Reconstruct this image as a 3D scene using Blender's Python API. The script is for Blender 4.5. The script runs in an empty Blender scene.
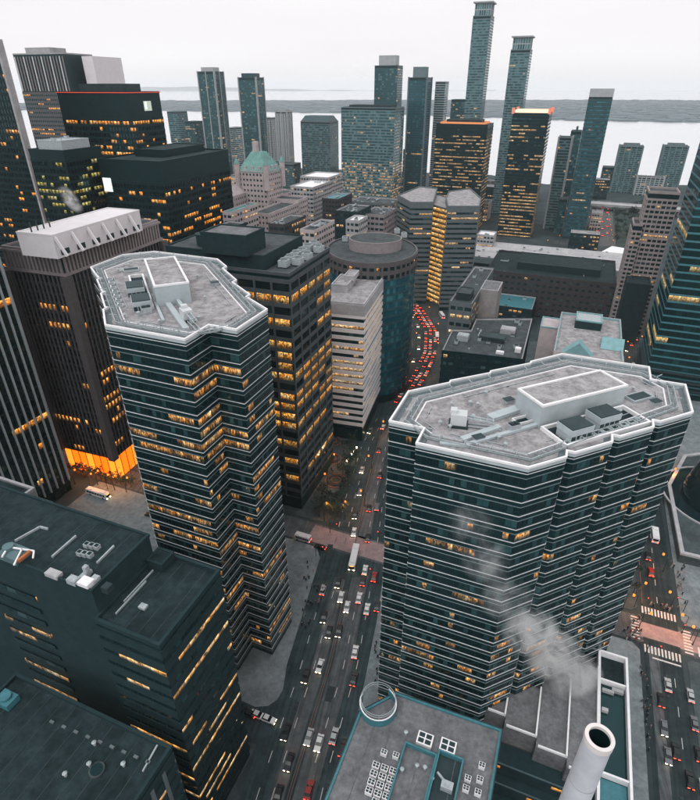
import bpy, math, random
from mathutils import Vector
random.seed(11)
C = bpy.context.scene.collection
sc = bpy.context.scene
R = math.radians

# ------------------------------------------------------------------ camera
FPX, PITCH, H = 548.0, R(29.8), 165.0
cam_d = bpy.data.cameras.new('camera'); cam = bpy.data.objects.new('camera', cam_d); C.objects.link(cam)
cam_d.sensor_fit = 'HORIZONTAL'; cam_d.sensor_width = 36.0; cam_d.lens = FPX / 700 * 36
cam_d.clip_start = 0.5; cam_d.clip_end = 60000
cam.location = (0, 0, H); cam.rotation_euler = (R(90) - PITCH, 0, 0)
sc.camera = cam
# ------------------------------------------------------------------ sky and sun (overcast dusk)
w = bpy.data.worlds.new('World'); sc.world = w; w.use_nodes = True
nt = w.node_tree; nt.nodes.clear()
out = nt.nodes.new('ShaderNodeOutputWorld'); bg = nt.nodes.new('ShaderNodeBackground')
sky = nt.nodes.new('ShaderNodeTexSky'); sky.sky_type = 'NISHITA'; sky.sun_disc = False
SUN_EL, SUN_AZ = 58, 215
sky.sun_elevation = R(SUN_EL); sky.sun_rotation = R(SUN_AZ); sky.air_density = 1.0; sky.dust_density = 3.0
sky.altitude = 100
sm = nt.nodes.new('ShaderNodeVectorMath'); sm.operation = 'SCALE'; sm.inputs['Scale'].default_value = 0.8
tc = nt.nodes.new('ShaderNodeTexCoord'); cn = nt.nodes.new('ShaderNodeTexNoise')
cm = nt.nodes.new('ShaderNodeMapping'); cm.inputs['Scale'].default_value = (1.5, 1.5, 9)
cn.inputs['Scale'].default_value = 1.6; cn.inputs['Detail'].default_value = 3
cr = nt.nodes.new('ShaderNodeValToRGB')
cr.color_ramp.elements[0].position = .3; cr.color_ramp.elements[0].color = (10.0, 9.65, 9.85, 1)
cr.color_ramp.elements[1].position = .7; cr.color_ramp.elements[1].color = (10.6, 10.4, 10.5, 1)
mx = nt.nodes.new('ShaderNodeMix'); mx.data_type = 'RGBA'; mx.inputs['Factor'].default_value = .94
nt.links.new(tc.outputs['Generated'], cm.inputs[0]); nt.links.new(cm.outputs[0], cn.inputs['Vector'])
nt.links.new(cn.outputs['Fac'], cr.inputs[0])
nt.links.new(sky.outputs[0], sm.inputs[0]); nt.links.new(sm.outputs[0], mx.inputs[6]); nt.links.new(cr.outputs[0], mx.inputs[7])
nt.links.new(mx.outputs[2], bg.inputs[0]); bg.inputs[1].default_value = 0.1
nt.links.new(bg.outputs[0], out.inputs[0])
sl = bpy.data.lights.new('sun', 'SUN'); sl.energy = 1.2; sl.angle = R(40); sl.color = (.93, .99, 1)
so = bpy.data.objects.new('sun', sl); C.objects.link(so)
so.rotation_euler = (R(90 - SUN_EL), 0, R(180 - SUN_AZ))
vs = sc.view_settings; vs.view_transform = 'Standard'; vs.look = 'None'; vs.exposure = 0.0; vs.gamma = 1; vs.use_curve_mapping = False
cy = sc.cycles; cy.use_denoising = True; cy.max_bounces = 5; cy.diffuse_bounces = 1; cy.glossy_bounces = 3; cy.volume_bounces = 2
cy.transmission_bounces = 2; cy.transparent_max_bounces = 6; cy.sample_clamp_indirect = 4; cy.caustics_reflective = False; cy.caustics_refractive = False
cy.use_adaptive_sampling = True; cy.adaptive_threshold = .02; cy.volume_step_rate = 2.0; cy.volume_max_steps = 128

# ------------------------------------------------------------------ photo pixel -> place
def ray(x, y):
    a = (x - 350) / FPX; b = (400 - y) / FPX
    return (a, math.cos(PITCH) + math.sin(PITCH) * b, -math.sin(PITCH) + math.cos(PITCH) * b)
def U(x, y, z=0.0):
    r = ray(x, y); t = (z - H) / r[2]; return (r[0] * t, r[1] * t)
def AT(x, y, d):
    r = ray(x, y); t = d / r[1]; return (r[0] * t, d, r[2] * t + H)
GA = 22.0
def ax(ang):
    s, c = math.sin(R(ang)), math.cos(R(ang)); return (c, -s), (s, c)
def G(u, v, ang=GA):
    a, b = ax(ang); return (u * a[0] + v * b[0], u * a[1] + v * b[1])
def UV(x, y, ang=GA):
    a, b = ax(ang); return (x * a[0] + y * a[1], x * b[0] + y * b[1])
def rect3(ang, z, pc, pl, pr):
    """near roof corner, left and right roof corner pixels -> right-angled footprint on the street grid"""
    c = Vector(U(*pc, z)); es = [Vector(a) * s for a in ax(ang) for s in (1, -1)]
    res = []
    for p in (pl, pr):
        d = Vector(U(*p, z)) - c
        e = max(es, key=lambda q: q.dot(d)); res.append(e * e.dot(d))
    return ccw([tuple(c), tuple(c + res[0]), tuple(c + res[0] + res[1]), tuple(c + res[1])])
def rgrid(u0, u1, v0, v1, ang=GA):
    return ccw([G(u0, v0, ang), G(u1, v0, ang), G(u1, v1, ang), G(u0, v1, ang)])
def far_rect(xl, xr, ytop, d, depth, ang):
    """a distant block: outline in the photo, distance on the ground, depth in metres"""
    xa, xb = AT(xl, ytop, d)[0], AT(xr, ytop, d)[0]; z = AT((xl + xr) / 2, ytop, d)[2]
    k = math.tan(R(ang)); wd = (xb - xa)
    wu = max((wd - depth * abs(math.sin(R(ang)))) / math.cos(R(ang)), 6)
    cx = (xa + xb) / 2; cyy = d + depth / 2; a, b = ax(ang)
    P = [(cx + a[0] * sx * wu / 2 + b[0] * sy * depth / 2, cyy + a[1] * sx * wu / 2 + b[1] * sy * depth / 2) for sx, sy in ((-1, -1), (1, -1), (1, 1), (-1, 1))]
    return ccw(P), z
def area(p): return sum(p[i][0] * p[(i + 1) % len(p)][1] - p[(i + 1) % len(p)][0] * p[i][1] for i in range(len(p))) / 2
def ccw(p): return p if area(p) > 0 else p[::-1]
def offset(poly, d):
    n = len(poly); o = []
    for i in range(n):
        p0, p1, p2 = Vector(poly[i - 1]), Vector(poly[i]), Vector(poly[(i + 1) % n])
        a = (p1 - p0).normalized(); b = (p2 - p1).normalized()
        na = Vector((a.y, -a.x)); nb = Vector((b.y, -b.x)); m = na + nb
        k = d / max(.35, 1 + na.dot(nb)); o.append(tuple(p1 + m * k))
    return o

# ------------------------------------------------------------------ materials
MATS = {}
def mat(name, col, rough=.8, metal=0.0, var=.18, scale=.25, bump=0.0, spec=.4, stain=0.0, tint=True):
    if name in MATS: return MATS[name]
    m = bpy.data.materials.new(name); m.use_nodes = True; n = m.node_tree.nodes; l = m.node_tree.links
    b = n['Principled BSDF']; b.inputs['Roughness'].default_value = rough; b.inputs['Metallic'].default_value = metal
    b.inputs['Specular IOR Level'].default_value = spec
    if tint and max(col) < .07: b.inputs['Specular Tint'].default_value = (.5, .9, .95, 1)
    g = n.new('ShaderNodeNewGeometry'); t = n.new('ShaderNodeTexNoise'); t.inputs['Scale'].default_value = scale; t.inputs['Detail'].default_value = 6
    t.inputs['Roughness'].default_value = .62
    l.new(g.outputs['Position'], t.inputs['Vector'])
    r = n.new('ShaderNodeValToRGB'); e = r.color_ramp.elements
    e[0].position = .28; e[1].position = .72
    e[0].color = (*[c * (1 - var * 1.6) for c in col], 1); e[1].color = (*[min(.92, c * (1 + var)) for c in col], 1)
    l.new(t.outputs['Fac'], r.inputs[0]); last = r.outputs[0]
    if stain:
        t2 = n.new('ShaderNodeTexNoise'); t2.inputs['Scale'].default_value = scale * .27; t2.inputs['Detail'].default_value = 8; t2.inputs['Roughness'].default_value = .7
        l.new(g.outputs['Position'], t2.inputs['Vector'])
        r2 = n.new('ShaderNodeValToRGB'); r2.color_ramp.elements[0].position = .38; r2.color_ramp.elements[1].position = .6
        q = 1 - stain; r2.color_ramp.elements[0].color = (q, q, q * 1.02, 1); r2.color_ramp.elements[1].color = (1, 1, 1, 1)
        l.new(t2.outputs['Fac'], r2.inputs[0])
        mm = n.new('ShaderNodeMix'); mm.data_type = 'RGBA'; mm.blend_type = 'MULTIPLY'; mm.inputs['Factor'].default_value = 1
        l.new(last, mm.inputs[6]); l.new(r2.outputs[0], mm.inputs[7]); last = mm.outputs[2]
    l.new(last, b.inputs['Base Color'])
    if bump:
        bp = n.new('ShaderNodeBump'); bp.inputs['Strength'].default_value = bump; bp.inputs['Distance'].default_value = .1
        l.new(t.outputs['Fac'], bp.inputs['Height']); l.new(bp.outputs[0], b.inputs['Normal'])
    MATS[name] = m; return m
def streak(m, ang, amt=.35):
    n = m.node_tree.nodes; l = m.node_tree.links; b = n['Principled BSDF']; src = b.inputs['Base Color'].links[0].from_socket
    g = n.new('ShaderNodeNewGeometry'); mp = n.new('ShaderNodeMapping'); mp.inputs['Rotation'].default_value = (0, 0, R(ang)); m3 = n.new('ShaderNodeMapping'); m3.inputs['Scale'].default_value = (1.1, .035, 1)
    t = n.new('ShaderNodeTexNoise'); t.inputs['Scale'].default_value = 1; t.inputs['Detail'].default_value = 4; r = n.new('ShaderNodeValToRGB'); r.color_ramp.elements[0].position = .35; r.color_ramp.elements[1].position = .65
    r.color_ramp.elements[0].color = (1 - amt,) * 3 + (1,); r.color_ramp.elements[1].color = (1 + amt * .6,) * 3 + (1,)
    l.new(g.outputs['Position'], mp.inputs[0]); l.new(mp.outputs[0], m3.inputs[0]); l.new(m3.outputs[0], t.inputs['Vector']); l.new(t.outputs['Fac'], r.inputs[0])
    x = n.new('ShaderNodeMix'); x.data_type = 'RGBA'; x.blend_type = 'MULTIPLY'; x.inputs['Factor'].default_value = 1; l.new(src, x.inputs[6]); l.new(r.outputs[0], x.inputs[7]); l.new(x.outputs[2], b.inputs['Base Color']); return m
def emit(name, col, s, sample='NONE'):
    if name in MATS: return MATS[name]
    m = bpy.data.materials.new(name); m.use_nodes = True; b = m.node_tree.nodes['Principled BSDF']
    b.inputs['Base Color'].default_value = (*[c * .5 for c in col], 1)
    b.inputs['Emission Color'].default_value = (*col, 1); b.inputs['Emission Strength'].default_value = s
    m.cycles.emission_sampling = sample; MATS[name] = m; return m
def pane(name, dark, light, warm=(1, .42, .09), pale=(1, .68, .32), gain=1.0, rough=.08, spec=.5, ns=1.0, cut=(.36, .62), st=(.7, .7, 1.1)):
    """window glass; face attribute lit = the room behind is lit, tone = paler base tint for drawn blinds and painted-in teal reflections"""
    if name in MATS: return MATS[name]
    m = bpy.data.materials.new(name); m.use_nodes = True; n = m.node_tree.nodes; l = m.node_tree.links
    b = n['Principled BSDF']; b.inputs['Roughness'].default_value = rough; b.inputs['Specular IOR Level'].default_value = spec; b.inputs['Specular Tint'].default_value = (.4, .9, .95, 1)
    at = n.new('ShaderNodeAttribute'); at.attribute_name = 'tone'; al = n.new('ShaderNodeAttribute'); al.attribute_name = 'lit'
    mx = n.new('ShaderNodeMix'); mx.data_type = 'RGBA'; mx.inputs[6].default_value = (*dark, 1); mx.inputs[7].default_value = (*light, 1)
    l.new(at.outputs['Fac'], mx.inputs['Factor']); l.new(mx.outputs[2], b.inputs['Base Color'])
    g = n.new('ShaderNodeNewGeometry'); mp = n.new('ShaderNodeMapping'); mp.inputs['Scale'].default_value = st
    l.new(g.outputs['Position'], mp.inputs[0])
    t = n.new('ShaderNodeTexNoise'); t.inputs['Scale'].default_value = ns; t.inputs['Detail'].default_value = 4; t.inputs['Roughness'].default_value = .65
    l.new(mp.outputs[0], t.inputs['Vector'])
    r = n.new('ShaderNodeValToRGB'); e = r.color_ramp.elements; e[0].position = cut[0]; e[1].position = cut[1]
    e[0].color = (.05, .05, .05, 1); e[1].color = (1, 1, 1, 1); l.new(t.outputs['Fac'], r.inputs[0])
    t2 = n.new('ShaderNodeTexNoise'); t2.inputs['Scale'].default_value = .35; l.new(g.outputs['Position'], t2.inputs['Vector'])
    r2 = n.new('ShaderNodeValToRGB'); e = r2.color_ramp.elements; e[0].position = .4; e[1].position = .66
    e[0].color = (*warm, 1); e[1].color = (*pale, 1); x = e.new(.74); x.color = (1, .86, .66, 1); l.new(t2.outputs['Fac'], r2.inputs[0])
    uv = n.new('ShaderNodeUVMap'); uv.uv_map = 'pane'; sx = n.new('ShaderNodeSeparateXYZ'); l.new(uv.outputs[0], sx.inputs[0])
    rv = n.new('ShaderNodeValToRGB'); rv.color_ramp.interpolation = 'EASE'; e = rv.color_ramp.elements; e[0].position = .05; e[0].color = (.14, .14, .14, 1); e[1].position = .8; e[1].color = (1.0, 1.0, 1.0, 1)
    x = e.new(.9); x.color = (1.7, 1.7, 1.7, 1); x = e.new(.97); x.color = (.5, .5, .5, 1); l.new(sx.outputs[1], rv.inputs[0])
    mr = n.new('ShaderNodeMath'); mr.operation = 'MULTIPLY'; l.new(r.outputs[0], mr.inputs[0]); l.new(rv.outputs[0], mr.inputs[1])
    mu = n.new('ShaderNodeMath'); mu.operation = 'MULTIPLY'; l.new(al.outputs['Fac'], mu.inputs[0]); l.new(mr.outputs[0], mu.inputs[1])
    m2 = n.new('ShaderNodeMath'); m2.operation = 'MULTIPLY'; m2.inputs[1].default_value = gain; l.new(mu.outputs[0], m2.inputs[0])
    l.new(r2.outputs[0], b.inputs['Emission Color']); l.new(m2.outputs[0], b.inputs['Emission Strength'])
    m.cycles.emission_sampling = 'NONE'; MATS[name] = m; return m

TEAL_BLACK = (.012, .024, .027)
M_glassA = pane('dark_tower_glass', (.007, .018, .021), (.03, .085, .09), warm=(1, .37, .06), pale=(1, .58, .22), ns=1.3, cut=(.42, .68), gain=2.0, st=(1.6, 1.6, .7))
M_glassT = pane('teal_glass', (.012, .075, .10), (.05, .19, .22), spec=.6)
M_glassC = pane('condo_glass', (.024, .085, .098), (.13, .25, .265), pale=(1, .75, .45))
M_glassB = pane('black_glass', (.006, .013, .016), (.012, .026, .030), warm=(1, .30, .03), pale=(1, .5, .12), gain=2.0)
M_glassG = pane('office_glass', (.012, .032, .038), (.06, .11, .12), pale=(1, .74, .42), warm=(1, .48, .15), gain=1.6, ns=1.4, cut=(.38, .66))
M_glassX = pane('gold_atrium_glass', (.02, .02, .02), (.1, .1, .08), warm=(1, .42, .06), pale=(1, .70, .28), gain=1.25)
M_core = mat('dark_core', (.007, .025, .029), .35, var=.2)
M_alu = mat('pale_aluminium_edge', (.70, .72, .73), .5, var=.15, scale=.8)
M_alu2 = mat('teal_grey_edge', (.075, .125, .135), .45, var=.15, scale=.8)
M_white = mat('white_coping', (.86, .85, .86), .6, var=.06, scale=.6)
M_gravel = mat('roof_gravel', (.40, .385, .392), .95, var=.16, scale=1.3, stain=.45, bump=.3)
M_gravel2 = mat('roof_gravel_darker', (.19, .195, .203), .95, var=.2, scale=1.0, stain=.35, bump=.3)
M_tar = mat('roof_tar', (.023, .036, .040), .9, var=.42, scale=.45, stain=.5)
M_tar2 = mat('roof_tar_grey', (.070, .088, .094), .9, var=.3, scale=.5, stain=.45)
M_conc = mat('concrete_pale', (.46, .455, .465), .85, var=.12, scale=.4, stain=.2)
M_concd = mat('concrete_dark', (.017, .033, .037), .8, var=.2, scale=.4)
M_metal = mat('galvanised_metal', (.42, .47, .49), .5, .1, var=.2, scale=1.5)
M_metald = mat('dark_metal', (.035, .05, .055), .5, .2, var=.2)
M_tealm = mat('teal_paint', (.055, .20, .235), .5, var=.15, scale=.8)
M_aqua = mat('pale_aqua_roof', (.20, .38, .40), .6, var=.12, scale=.5)
M_copper = mat('green_copper', (.17, .36, .33), .7, var=.2, scale=.3, stain=.25)
M_cream = mat('cream_stone', (.54, .47, .47), .85, var=.12, scale=.3, stain=.18)
M_pink = mat('pink_granite', (.29, .255, .26), .6, var=.12, scale=.5)
M_brown = mat('brown_granite', (.10, .093, .096), .5, var=.15, scale=.5)
M_brick = mat('dark_brick', (.062, .052, .055), .85, var=.2, scale=.6)
M_grey = mat('grey_granite', (.125, .152, .162), .6, var=.12, scale=.5)
M_blackst = mat('black_steel', (.005, .020, .023), .45, var=.2, spec=.3)
M_pinkw = mat('white_penthouse_cladding', (.80, .765, .78), .7, var=.05, scale=.3)
M_asph = mat('asphalt', (.044, .062, .068), .85, var=.22, scale=.35, stain=.35)
M_asph2 = mat('asphalt_lane', (.098, .112, .119), .85, var=.2, scale=.4, stain=.3)
streak(M_asph, 11.5); streak(M_asph2, 11.5)
M_brickroad = mat('red_paver', (.34, .25, .245), .85, var=.15, scale=.8, stain=.25)
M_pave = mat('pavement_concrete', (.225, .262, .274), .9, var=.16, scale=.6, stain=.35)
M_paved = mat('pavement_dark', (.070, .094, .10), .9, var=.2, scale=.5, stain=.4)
M_paint = mat('road_paint', (.62, .60, .58), .8, var=.2, scale=1.5)
M_paintd = mat('worn_road_paint', (.30, .30, .30), .8, var=.3, scale=1.5)
M_orange = mat('orange_line_paint', (.21, .10, .07), .8, var=.2, scale=1.5)
M_ground = mat('city_ground', (.050, .064, .069), .9, var=.3, scale=.05, stain=.4)
M_leaf = mat('leaf', (.040, .060, .045), .8, var=.4, scale=2)
M_bark = mat('bark', (.05, .04, .035), .9, var=.3, scale=3)
M_red = emit('tail_lamp_red', (1, .045, .02), 14.0, 'AUTO')
M_head = emit('head_lamp', (1, .72, .40), 30.0, 'AUTO')
M_sodium = emit('street_lamp_glow', (1, .27, .03), 1.7)
M_sodium_down = emit('street_lamp_lens', (1, .36, .08), 520.0, 'AUTO')
M_gold = emit('lit_lobby', (1, .125, .003), 2.3, 'AUTO')
M_goldw = emit('lit_lobby_white', (1, .22, .015), 2.2, 'AUTO')
M_neonr = emit('red_neon', (1, .10, .06), .45)
M_neon = emit('white_sign_light', (.85, 1, .95), 1.0)

M_pent = mat('penthouse_panel', (.44, .50, .52), .6, var=.08, scale=.4)
# ------------------------------------------------------------------ mesh builder
class MB:
    def __init__(s): s.v = []; s.f = []; s.m = []; s.l = []; s.t = []
    def face(s, pts, m=0, lit=0.0, tone=0.0):
        k = len(s.v); s.v += [tuple(p) for p in pts]; s.f.append(tuple(range(k, k + len(pts)))); s.m.append(m); s.l.append(lit); s.t.append(tone)
    def prism(s, poly, z0, z1, m=0, mt=None, bottom=False):
        n = len(poly); mt = m if mt is None else mt
        for i in range(n):
            a, b = poly[i], poly[(i + 1) % n]
            s.face([(*a, z0), (*b, z0), (*b, z1), (*a, z1)], m)
        s.face([(*p, z1) for p in poly], mt)
        if bottom: s.face([(*p, z0) for p in poly[::-1]], m)
    def ring(s, outer, inner, z0, z1, m=0):
        n = len(outer)
        for i in range(n):
            j = (i + 1) % n; a, b, c, d = outer[i], outer[j], inner[j], inner[i]
            s.face([(*a, z0), (*b, z0), (*b, z1), (*a, z1)], m)
            s.face([(*a, z1), (*b, z1), (*c, z1), (*d, z1)], m)
            s.face([(*d, z1), (*c, z1), (*c, z0), (*d, z0)], m)
            s.face([(*d, z0), (*c, z0), (*b, z0), (*a, z0)], m)
    def box(s, cx, cyy, z0, z1, sx, sy, ang=0, m=0, mt=None):
        a, b = ax(ang)
        s.prism([(cx + a[0] * i * sx / 2 + b[0] * j * sy / 2, cyy + a[1] * i * sx / 2 + b[1] * j * sy / 2) for i, j in ((-1, -1), (1, -1), (1, 1), (-1, 1))], z0, z1, m, mt, True)
    def bar(s, p, q, wd, ht=None, m=0):
        """beam from p to q (3-D), square-ish section"""
        p, q = Vector(p), Vector(q); d = (q - p).normalized(); ht = ht or wd
        up = Vector((0, 0, 1)) if abs(d.z) < .9 else Vector((0, 1, 0))
        sx = d.cross(up).normalized() * wd / 2; sy = sx.cross(d).normalized() * ht / 2
        A = [p - sx - sy, p + sx - sy, p + sx + sy, p - sx + sy]; B = [x + (q - p) for x in A]
        for i in range(4):
            j = (i + 1) % 4; s.face([A[i], A[j], B[j], B[i]], m)
        s.face(A[::-1], m); s.face(B, m)
    def tube(s, cx, cyy, z0, z1, r, n=14, m=0, r1=None, cap=True):
        r1 = r if r1 is None else r1
        P = [(math.cos(2 * math.pi * i / n), math.sin(2 * math.pi * i / n)) for i in range(n)]
        for i in range(n):
            a, b = P[i], P[(i + 1) % n]
            s.face([(cx + a[0] * r, cyy + a[1] * r, z0), (cx + b[0] * r, cyy + b[1] * r, z0), (cx + b[0] * r1, cyy + b[1] * r1, z1), (cx + a[0] * r1, cyy + a[1] * r1, z1)], m)
        if cap: s.face([(cx + a[0] * r1, cyy + a[1] * r1, z1) for a in P], m)
    def mesh(s, name, mats):
        me = bpy.data.meshes.new(name); me.from_pydata(s.v, [], s.f)
        for m in (mats if isinstance(mats, (list, tuple)) else [mats]): me.materials.append(m)
        if any(s.m): me.polygons.foreach_set('material_index', s.m)
        if any(s.l) or any(s.t):
            for nm, d in (('lit', s.l), ('tone', s.t)):
                a = me.attributes.new(nm, 'FLOAT', 'FACE'); a.data.foreach_set('value', d)
        if any(s.l):
            uv = me.uv_layers.new(name='pane'); k = 0; q = ((0, 0), (1, 0), (1, 1), (0, 1))
            for f in s.f:
                for i in range(len(f)):
                    uv.data[k].uv = q[i % 4]; k += 1
        me.update(); return me
    def build(s, name, mats, parent=None, kind=None):
        return put(name, s.mesh(name, mats), parent, kind)
def put(name, me, parent=None, kind=None, loc=None, rz=None):
    o = bpy.data.objects.new(name, me); C.objects.link(o)
    if parent is not None: o.parent = parent
    if kind: o['kind'] = kind
    if loc is not None: o.location = loc
    if rz is not None: o.rotation_euler = (0, 0, rz)
    return o
def tag(o, label, cat, group=None):
    o['label'] = label; o['category'] = cat
    if group: o['group'] = group
    return o
def thing(name, label, cat, group=None):
    return tag(put(name, None), label, cat, group)
def copy_tree(o, parent=None):
    c = o.copy(); C.objects.link(c)
    if parent is not None: c.parent = parent
    for ch in list(o.children): copy_tree(ch, c)
    return c
def struct(name, mb, m, parent=None):
    o = mb.build(name, m, parent)
    if parent is None: o['kind'] = 'structure'
    return o

# ------------------------------------------------------------------ facades
def rowlit(rng, n, p, stay=.7, lo=.5, hi=1.3):
    o = []; on = rng.random() < p
    for i in range(n):
        if rng.random() > stay: on = rng.random() < p
        o.append(rng.uniform(lo, hi) if on else 0.0)
    return o
def edge_bays(a, b, bay):
    L = math.hypot(b[0] - a[0], b[1] - a[1]); return L, max(1, round(L / bay))
def on_edge(a, b, t, d=0.0):
    L = math.hypot(b[0] - a[0], b[1] - a[1]); nx, ny = (b[1] - a[1]) / L, -(b[0] - a[0]) / L
    return (a[0] + (b[0] - a[0]) * t + nx * d, a[1] + (b[1] - a[1]) * t + ny * d)
def facade(par, poly, z0, z1, rng, glass, fh=3.9, bay=3.0, sill=.25, head=.8, gap=.12, lit=.2, stay=.7, tone=.12,
           span=None, proj=.3, pier=0.0, piermat=None, pproj=None, mode='rows', floor_p=None, skip_top=0.0, ground=0.0, lo=.5, hi=1.3, bandname='spandrel', edges=None, jit=.045):
    """windows floor by floor on every wall of a footprint; spandrel rings and piers stand proud of the glass"""
    zt = z1 - skip_top; zb = z0 + ground
    nf = max(1, round((zt - zb) / fh)); fh = (zt - zb) / nf
    join = MB(); n = len(poly)
    for k in range(nf):
        z = zb + k * fh; p = lit if floor_p is None else floor_p(nf - 1 - k, nf)
        if floor_p is None: p = min(.95, lit * rng.choice((.15, .5, .8, 1.2, 1.9)))
        row = join if mode == 'joined' else MB()
        for e in range(n):
            if edges is not None and e not in edges: continue
            a, b = poly[e], poly[(e + 1) % n]; L, nb = edge_bays(a, b, bay)
            if L < .8: continue
            ls = rowlit(rng, nb, p, stay, lo, hi)
            for i in range(nb):
                t0, t1 = (i * L / nb + gap / 2 + pier / 2) / L, ((i + 1) * L / nb - gap / 2 - pier / 2) / L
                A, B = on_edge(a, b, t0, .04), on_edge(a, b, t1, .04); zs, zh = z + sill * fh, z + head * fh
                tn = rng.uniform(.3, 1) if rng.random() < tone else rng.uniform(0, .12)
                if mode == 'single':
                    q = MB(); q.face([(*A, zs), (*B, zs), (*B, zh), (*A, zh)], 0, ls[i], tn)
                    A2, B2 = on_edge(a, b, t0, .16), on_edge(a, b, t1, .16)
                    q.face([(*A, zs), (*A2, zs - .12), (*B2, zs - .12), (*B, zs)], 1); q.face([(*A2, zs - .3), (*B2, zs - .3), (*B2, zs - .12), (*A2, zs - .12)], 1)
                    q.build('window', [glass, span or M_core], par)
                else:
                    j = [on_edge(a, b, t_, .04 + rng.uniform(0, jit)) for t_ in (t0, t1, t1, t0)]
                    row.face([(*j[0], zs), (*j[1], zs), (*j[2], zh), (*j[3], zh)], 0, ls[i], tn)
        if mode == 'rows' and row.f: row.build('window_row', glass, par)
    if mode == 'joined' and join.f: join.build('windows', glass, par, 'stuff')
    if span:
        hgt = (1 - (head - sill)) * fh
        r = MB(); r.ring(offset(poly, proj), offset(poly, -.02), 0, hgt, 0)
        if mode == 'joined':
            jr = MB()
            for k in range(nf): jr.ring(offset(poly, proj), offset(poly, -.02), zb + k * fh + head * fh, zb + k * fh + head * fh + hgt)
            jr.build('spandrels', span, par, 'stuff')
        else:
            me = r.mesh(bandname, span)
            for k in range(nf): put(bandname, me, par, loc=(0, 0, zb + k * fh + head * fh))
    if pier:
        jp = MB(); pp = proj + .05 if pproj is None else pproj
        for e in range(n):
            if edges is not None and e not in edges: continue
            a, b = poly[e], poly[(e + 1) % n]; L, nb = edge_bays(a, b, bay)
            if L < .8: continue
            dr = math.atan2(b[1] - a[1], b[0] - a[0])
            for i in range(nb + 1):
                if i == nb: continue
                c = on_edge(a, b, i / nb if i else .5 * pier / L, pp / 2)
                if mode == 'joined': jp.box(c[0], c[1], zb, zt, pier, pp + .1, -math.degrees(dr))
                else:
                    q = MB(); q.box(c[0], c[1], zb, zt, pier, pp + .1, -math.degrees(dr)); q.build('pier', piermat or span, par)
        if mode == 'joined': jp.build('piers', piermat or span, par, 'stuff')
def roof_parts(par, poly, z, deck, coping, ph=.9, pw=.5, over=.15):
    d = MB(); d.face([(*p, z + .02) for p in offset(poly, -.1)]); d.build('roof_deck', deck, par)
    r = MB(); r.ring(offset(poly, over), offset(poly, -pw), z - .25, z + ph); r.build('parapet', coping, par)
def core(par, poly, z0, z1, m=None, name='wall'):
    b = MB(); b.prism(poly, z0, z1); return b.build(name, m or M_core, par)
def inside(poly, x, y):
    c = False; n = len(poly)
    for i in range(n):
        x1, y1 = poly[i]; x2, y2 = poly[(i + 1) % n]
        if (y1 > y) != (y2 > y) and x < (x2 - x1) * (y - y1) / (y2 - y1) + x1: c = not c
    return c
UNIT = {}
def unit_mesh(kind):
    if kind in UNIT: return UNIT[kind]
    b = MB()
    if kind == 'box_unit':
        b.box(0, 0, 0, 1.6, 2.6, 1.8, 0, 0, 0); b.box(0, 0, 1.6, 1.75, 2.2, 1.4, 0, 1); b.tube(-.55, 0, 1.75, 1.95, .45, 10, 1); b.tube(.55, 0, 1.75, 1.95, .45, 10, 1)
    elif kind == 'vent':
        b.tube(0, 0, 0, 1.0, .28, 8, 0); b.tube(0, 0, 1.0, 1.25, .5, 8, 0, .2)
    elif kind == 'duct':
        b.box(0, 0, .5, 1.3, 7, .9, 0, 0); b.box(-3, 0, 0, .5, .2, .8, 0, 1); b.box(0, 0, 0, .5, .2, .8, 0, 1); b.box(3, 0, 0, .5, .2, .8, 0, 1); b.box(3.2, 0, 1.3, 2.0, .9, .9, 0, 0)
    elif kind == 'hatch':
        b.box(0, 0, 0, .9, 2.2, 1.5, 0, 0); b.box(0, 0, .9, 1.0, 2.4, 1.7, 0, 1)
    elif kind == 'skylight':
        b.box(0, 0, 0, .7, 3.4, 2.2, 0, 0); b.box(-.8, 0, .7, .8, 1.4, 1.9, 0, 1); b.box(.8, 0, .7, .8, 1.4, 1.9, 0, 1)
    elif kind == 'cooling_fan':
        b.box(0, 0, .4, 2.8, 3.4, 3.4, 0, 0); b.tube(0, 0, 2.8, 3.4, 1.35, 14, 0, 1.45, False); b.tube(0, 0, 2.8, 2.95, 1.3, 14, 1)
        for i in (-1, 1):
            for j in (-1, 1): b.box(i * 1.5, j * 1.5, 0, .4, .25, .25, 0, 1)
    UNIT[kind] = b.mesh(kind, [M_metal, M_metald]); return UNIT[kind]
def clutter(par, poly, z, n, rng, ang=GA, inset=3, kinds=('box_unit', 'vent', 'duct', 'hatch', 'box_unit')):
    P = offset(poly, -inset); xs = [p[0] for p in P]; ys = [p[1] for p in P]; k = t = 0
    while k < n and t < 300:
        t += 1; x, y = rng.uniform(min(xs), max(xs)), rng.uniform(min(ys), max(ys))
        if inside(P, x, y):
            kd = rng.choice(kinds); put(kd, unit_mesh(kd), par, loc=(x, y, z + .02), rz=R(-ang + rng.choice((0, 90)))); k += 1
def penthouse(par, poly, z0, z1, wall, deck, coping=None, ph=.5):
    b = MB(); b.prism(poly, z0, z1); o = b.build('penthouse', wall, par)
    d = MB(); d.face([(*p, z1 + .02) for p in offset(poly, -.2)]); d.build('penthouse_roof', deck, o)
    r = MB(); r.ring(offset(poly, .1), offset(poly, -.45), z1 - .15, z1 + ph); r.build('coping', coping or wall, o)
    return o
FOOT = []
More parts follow.
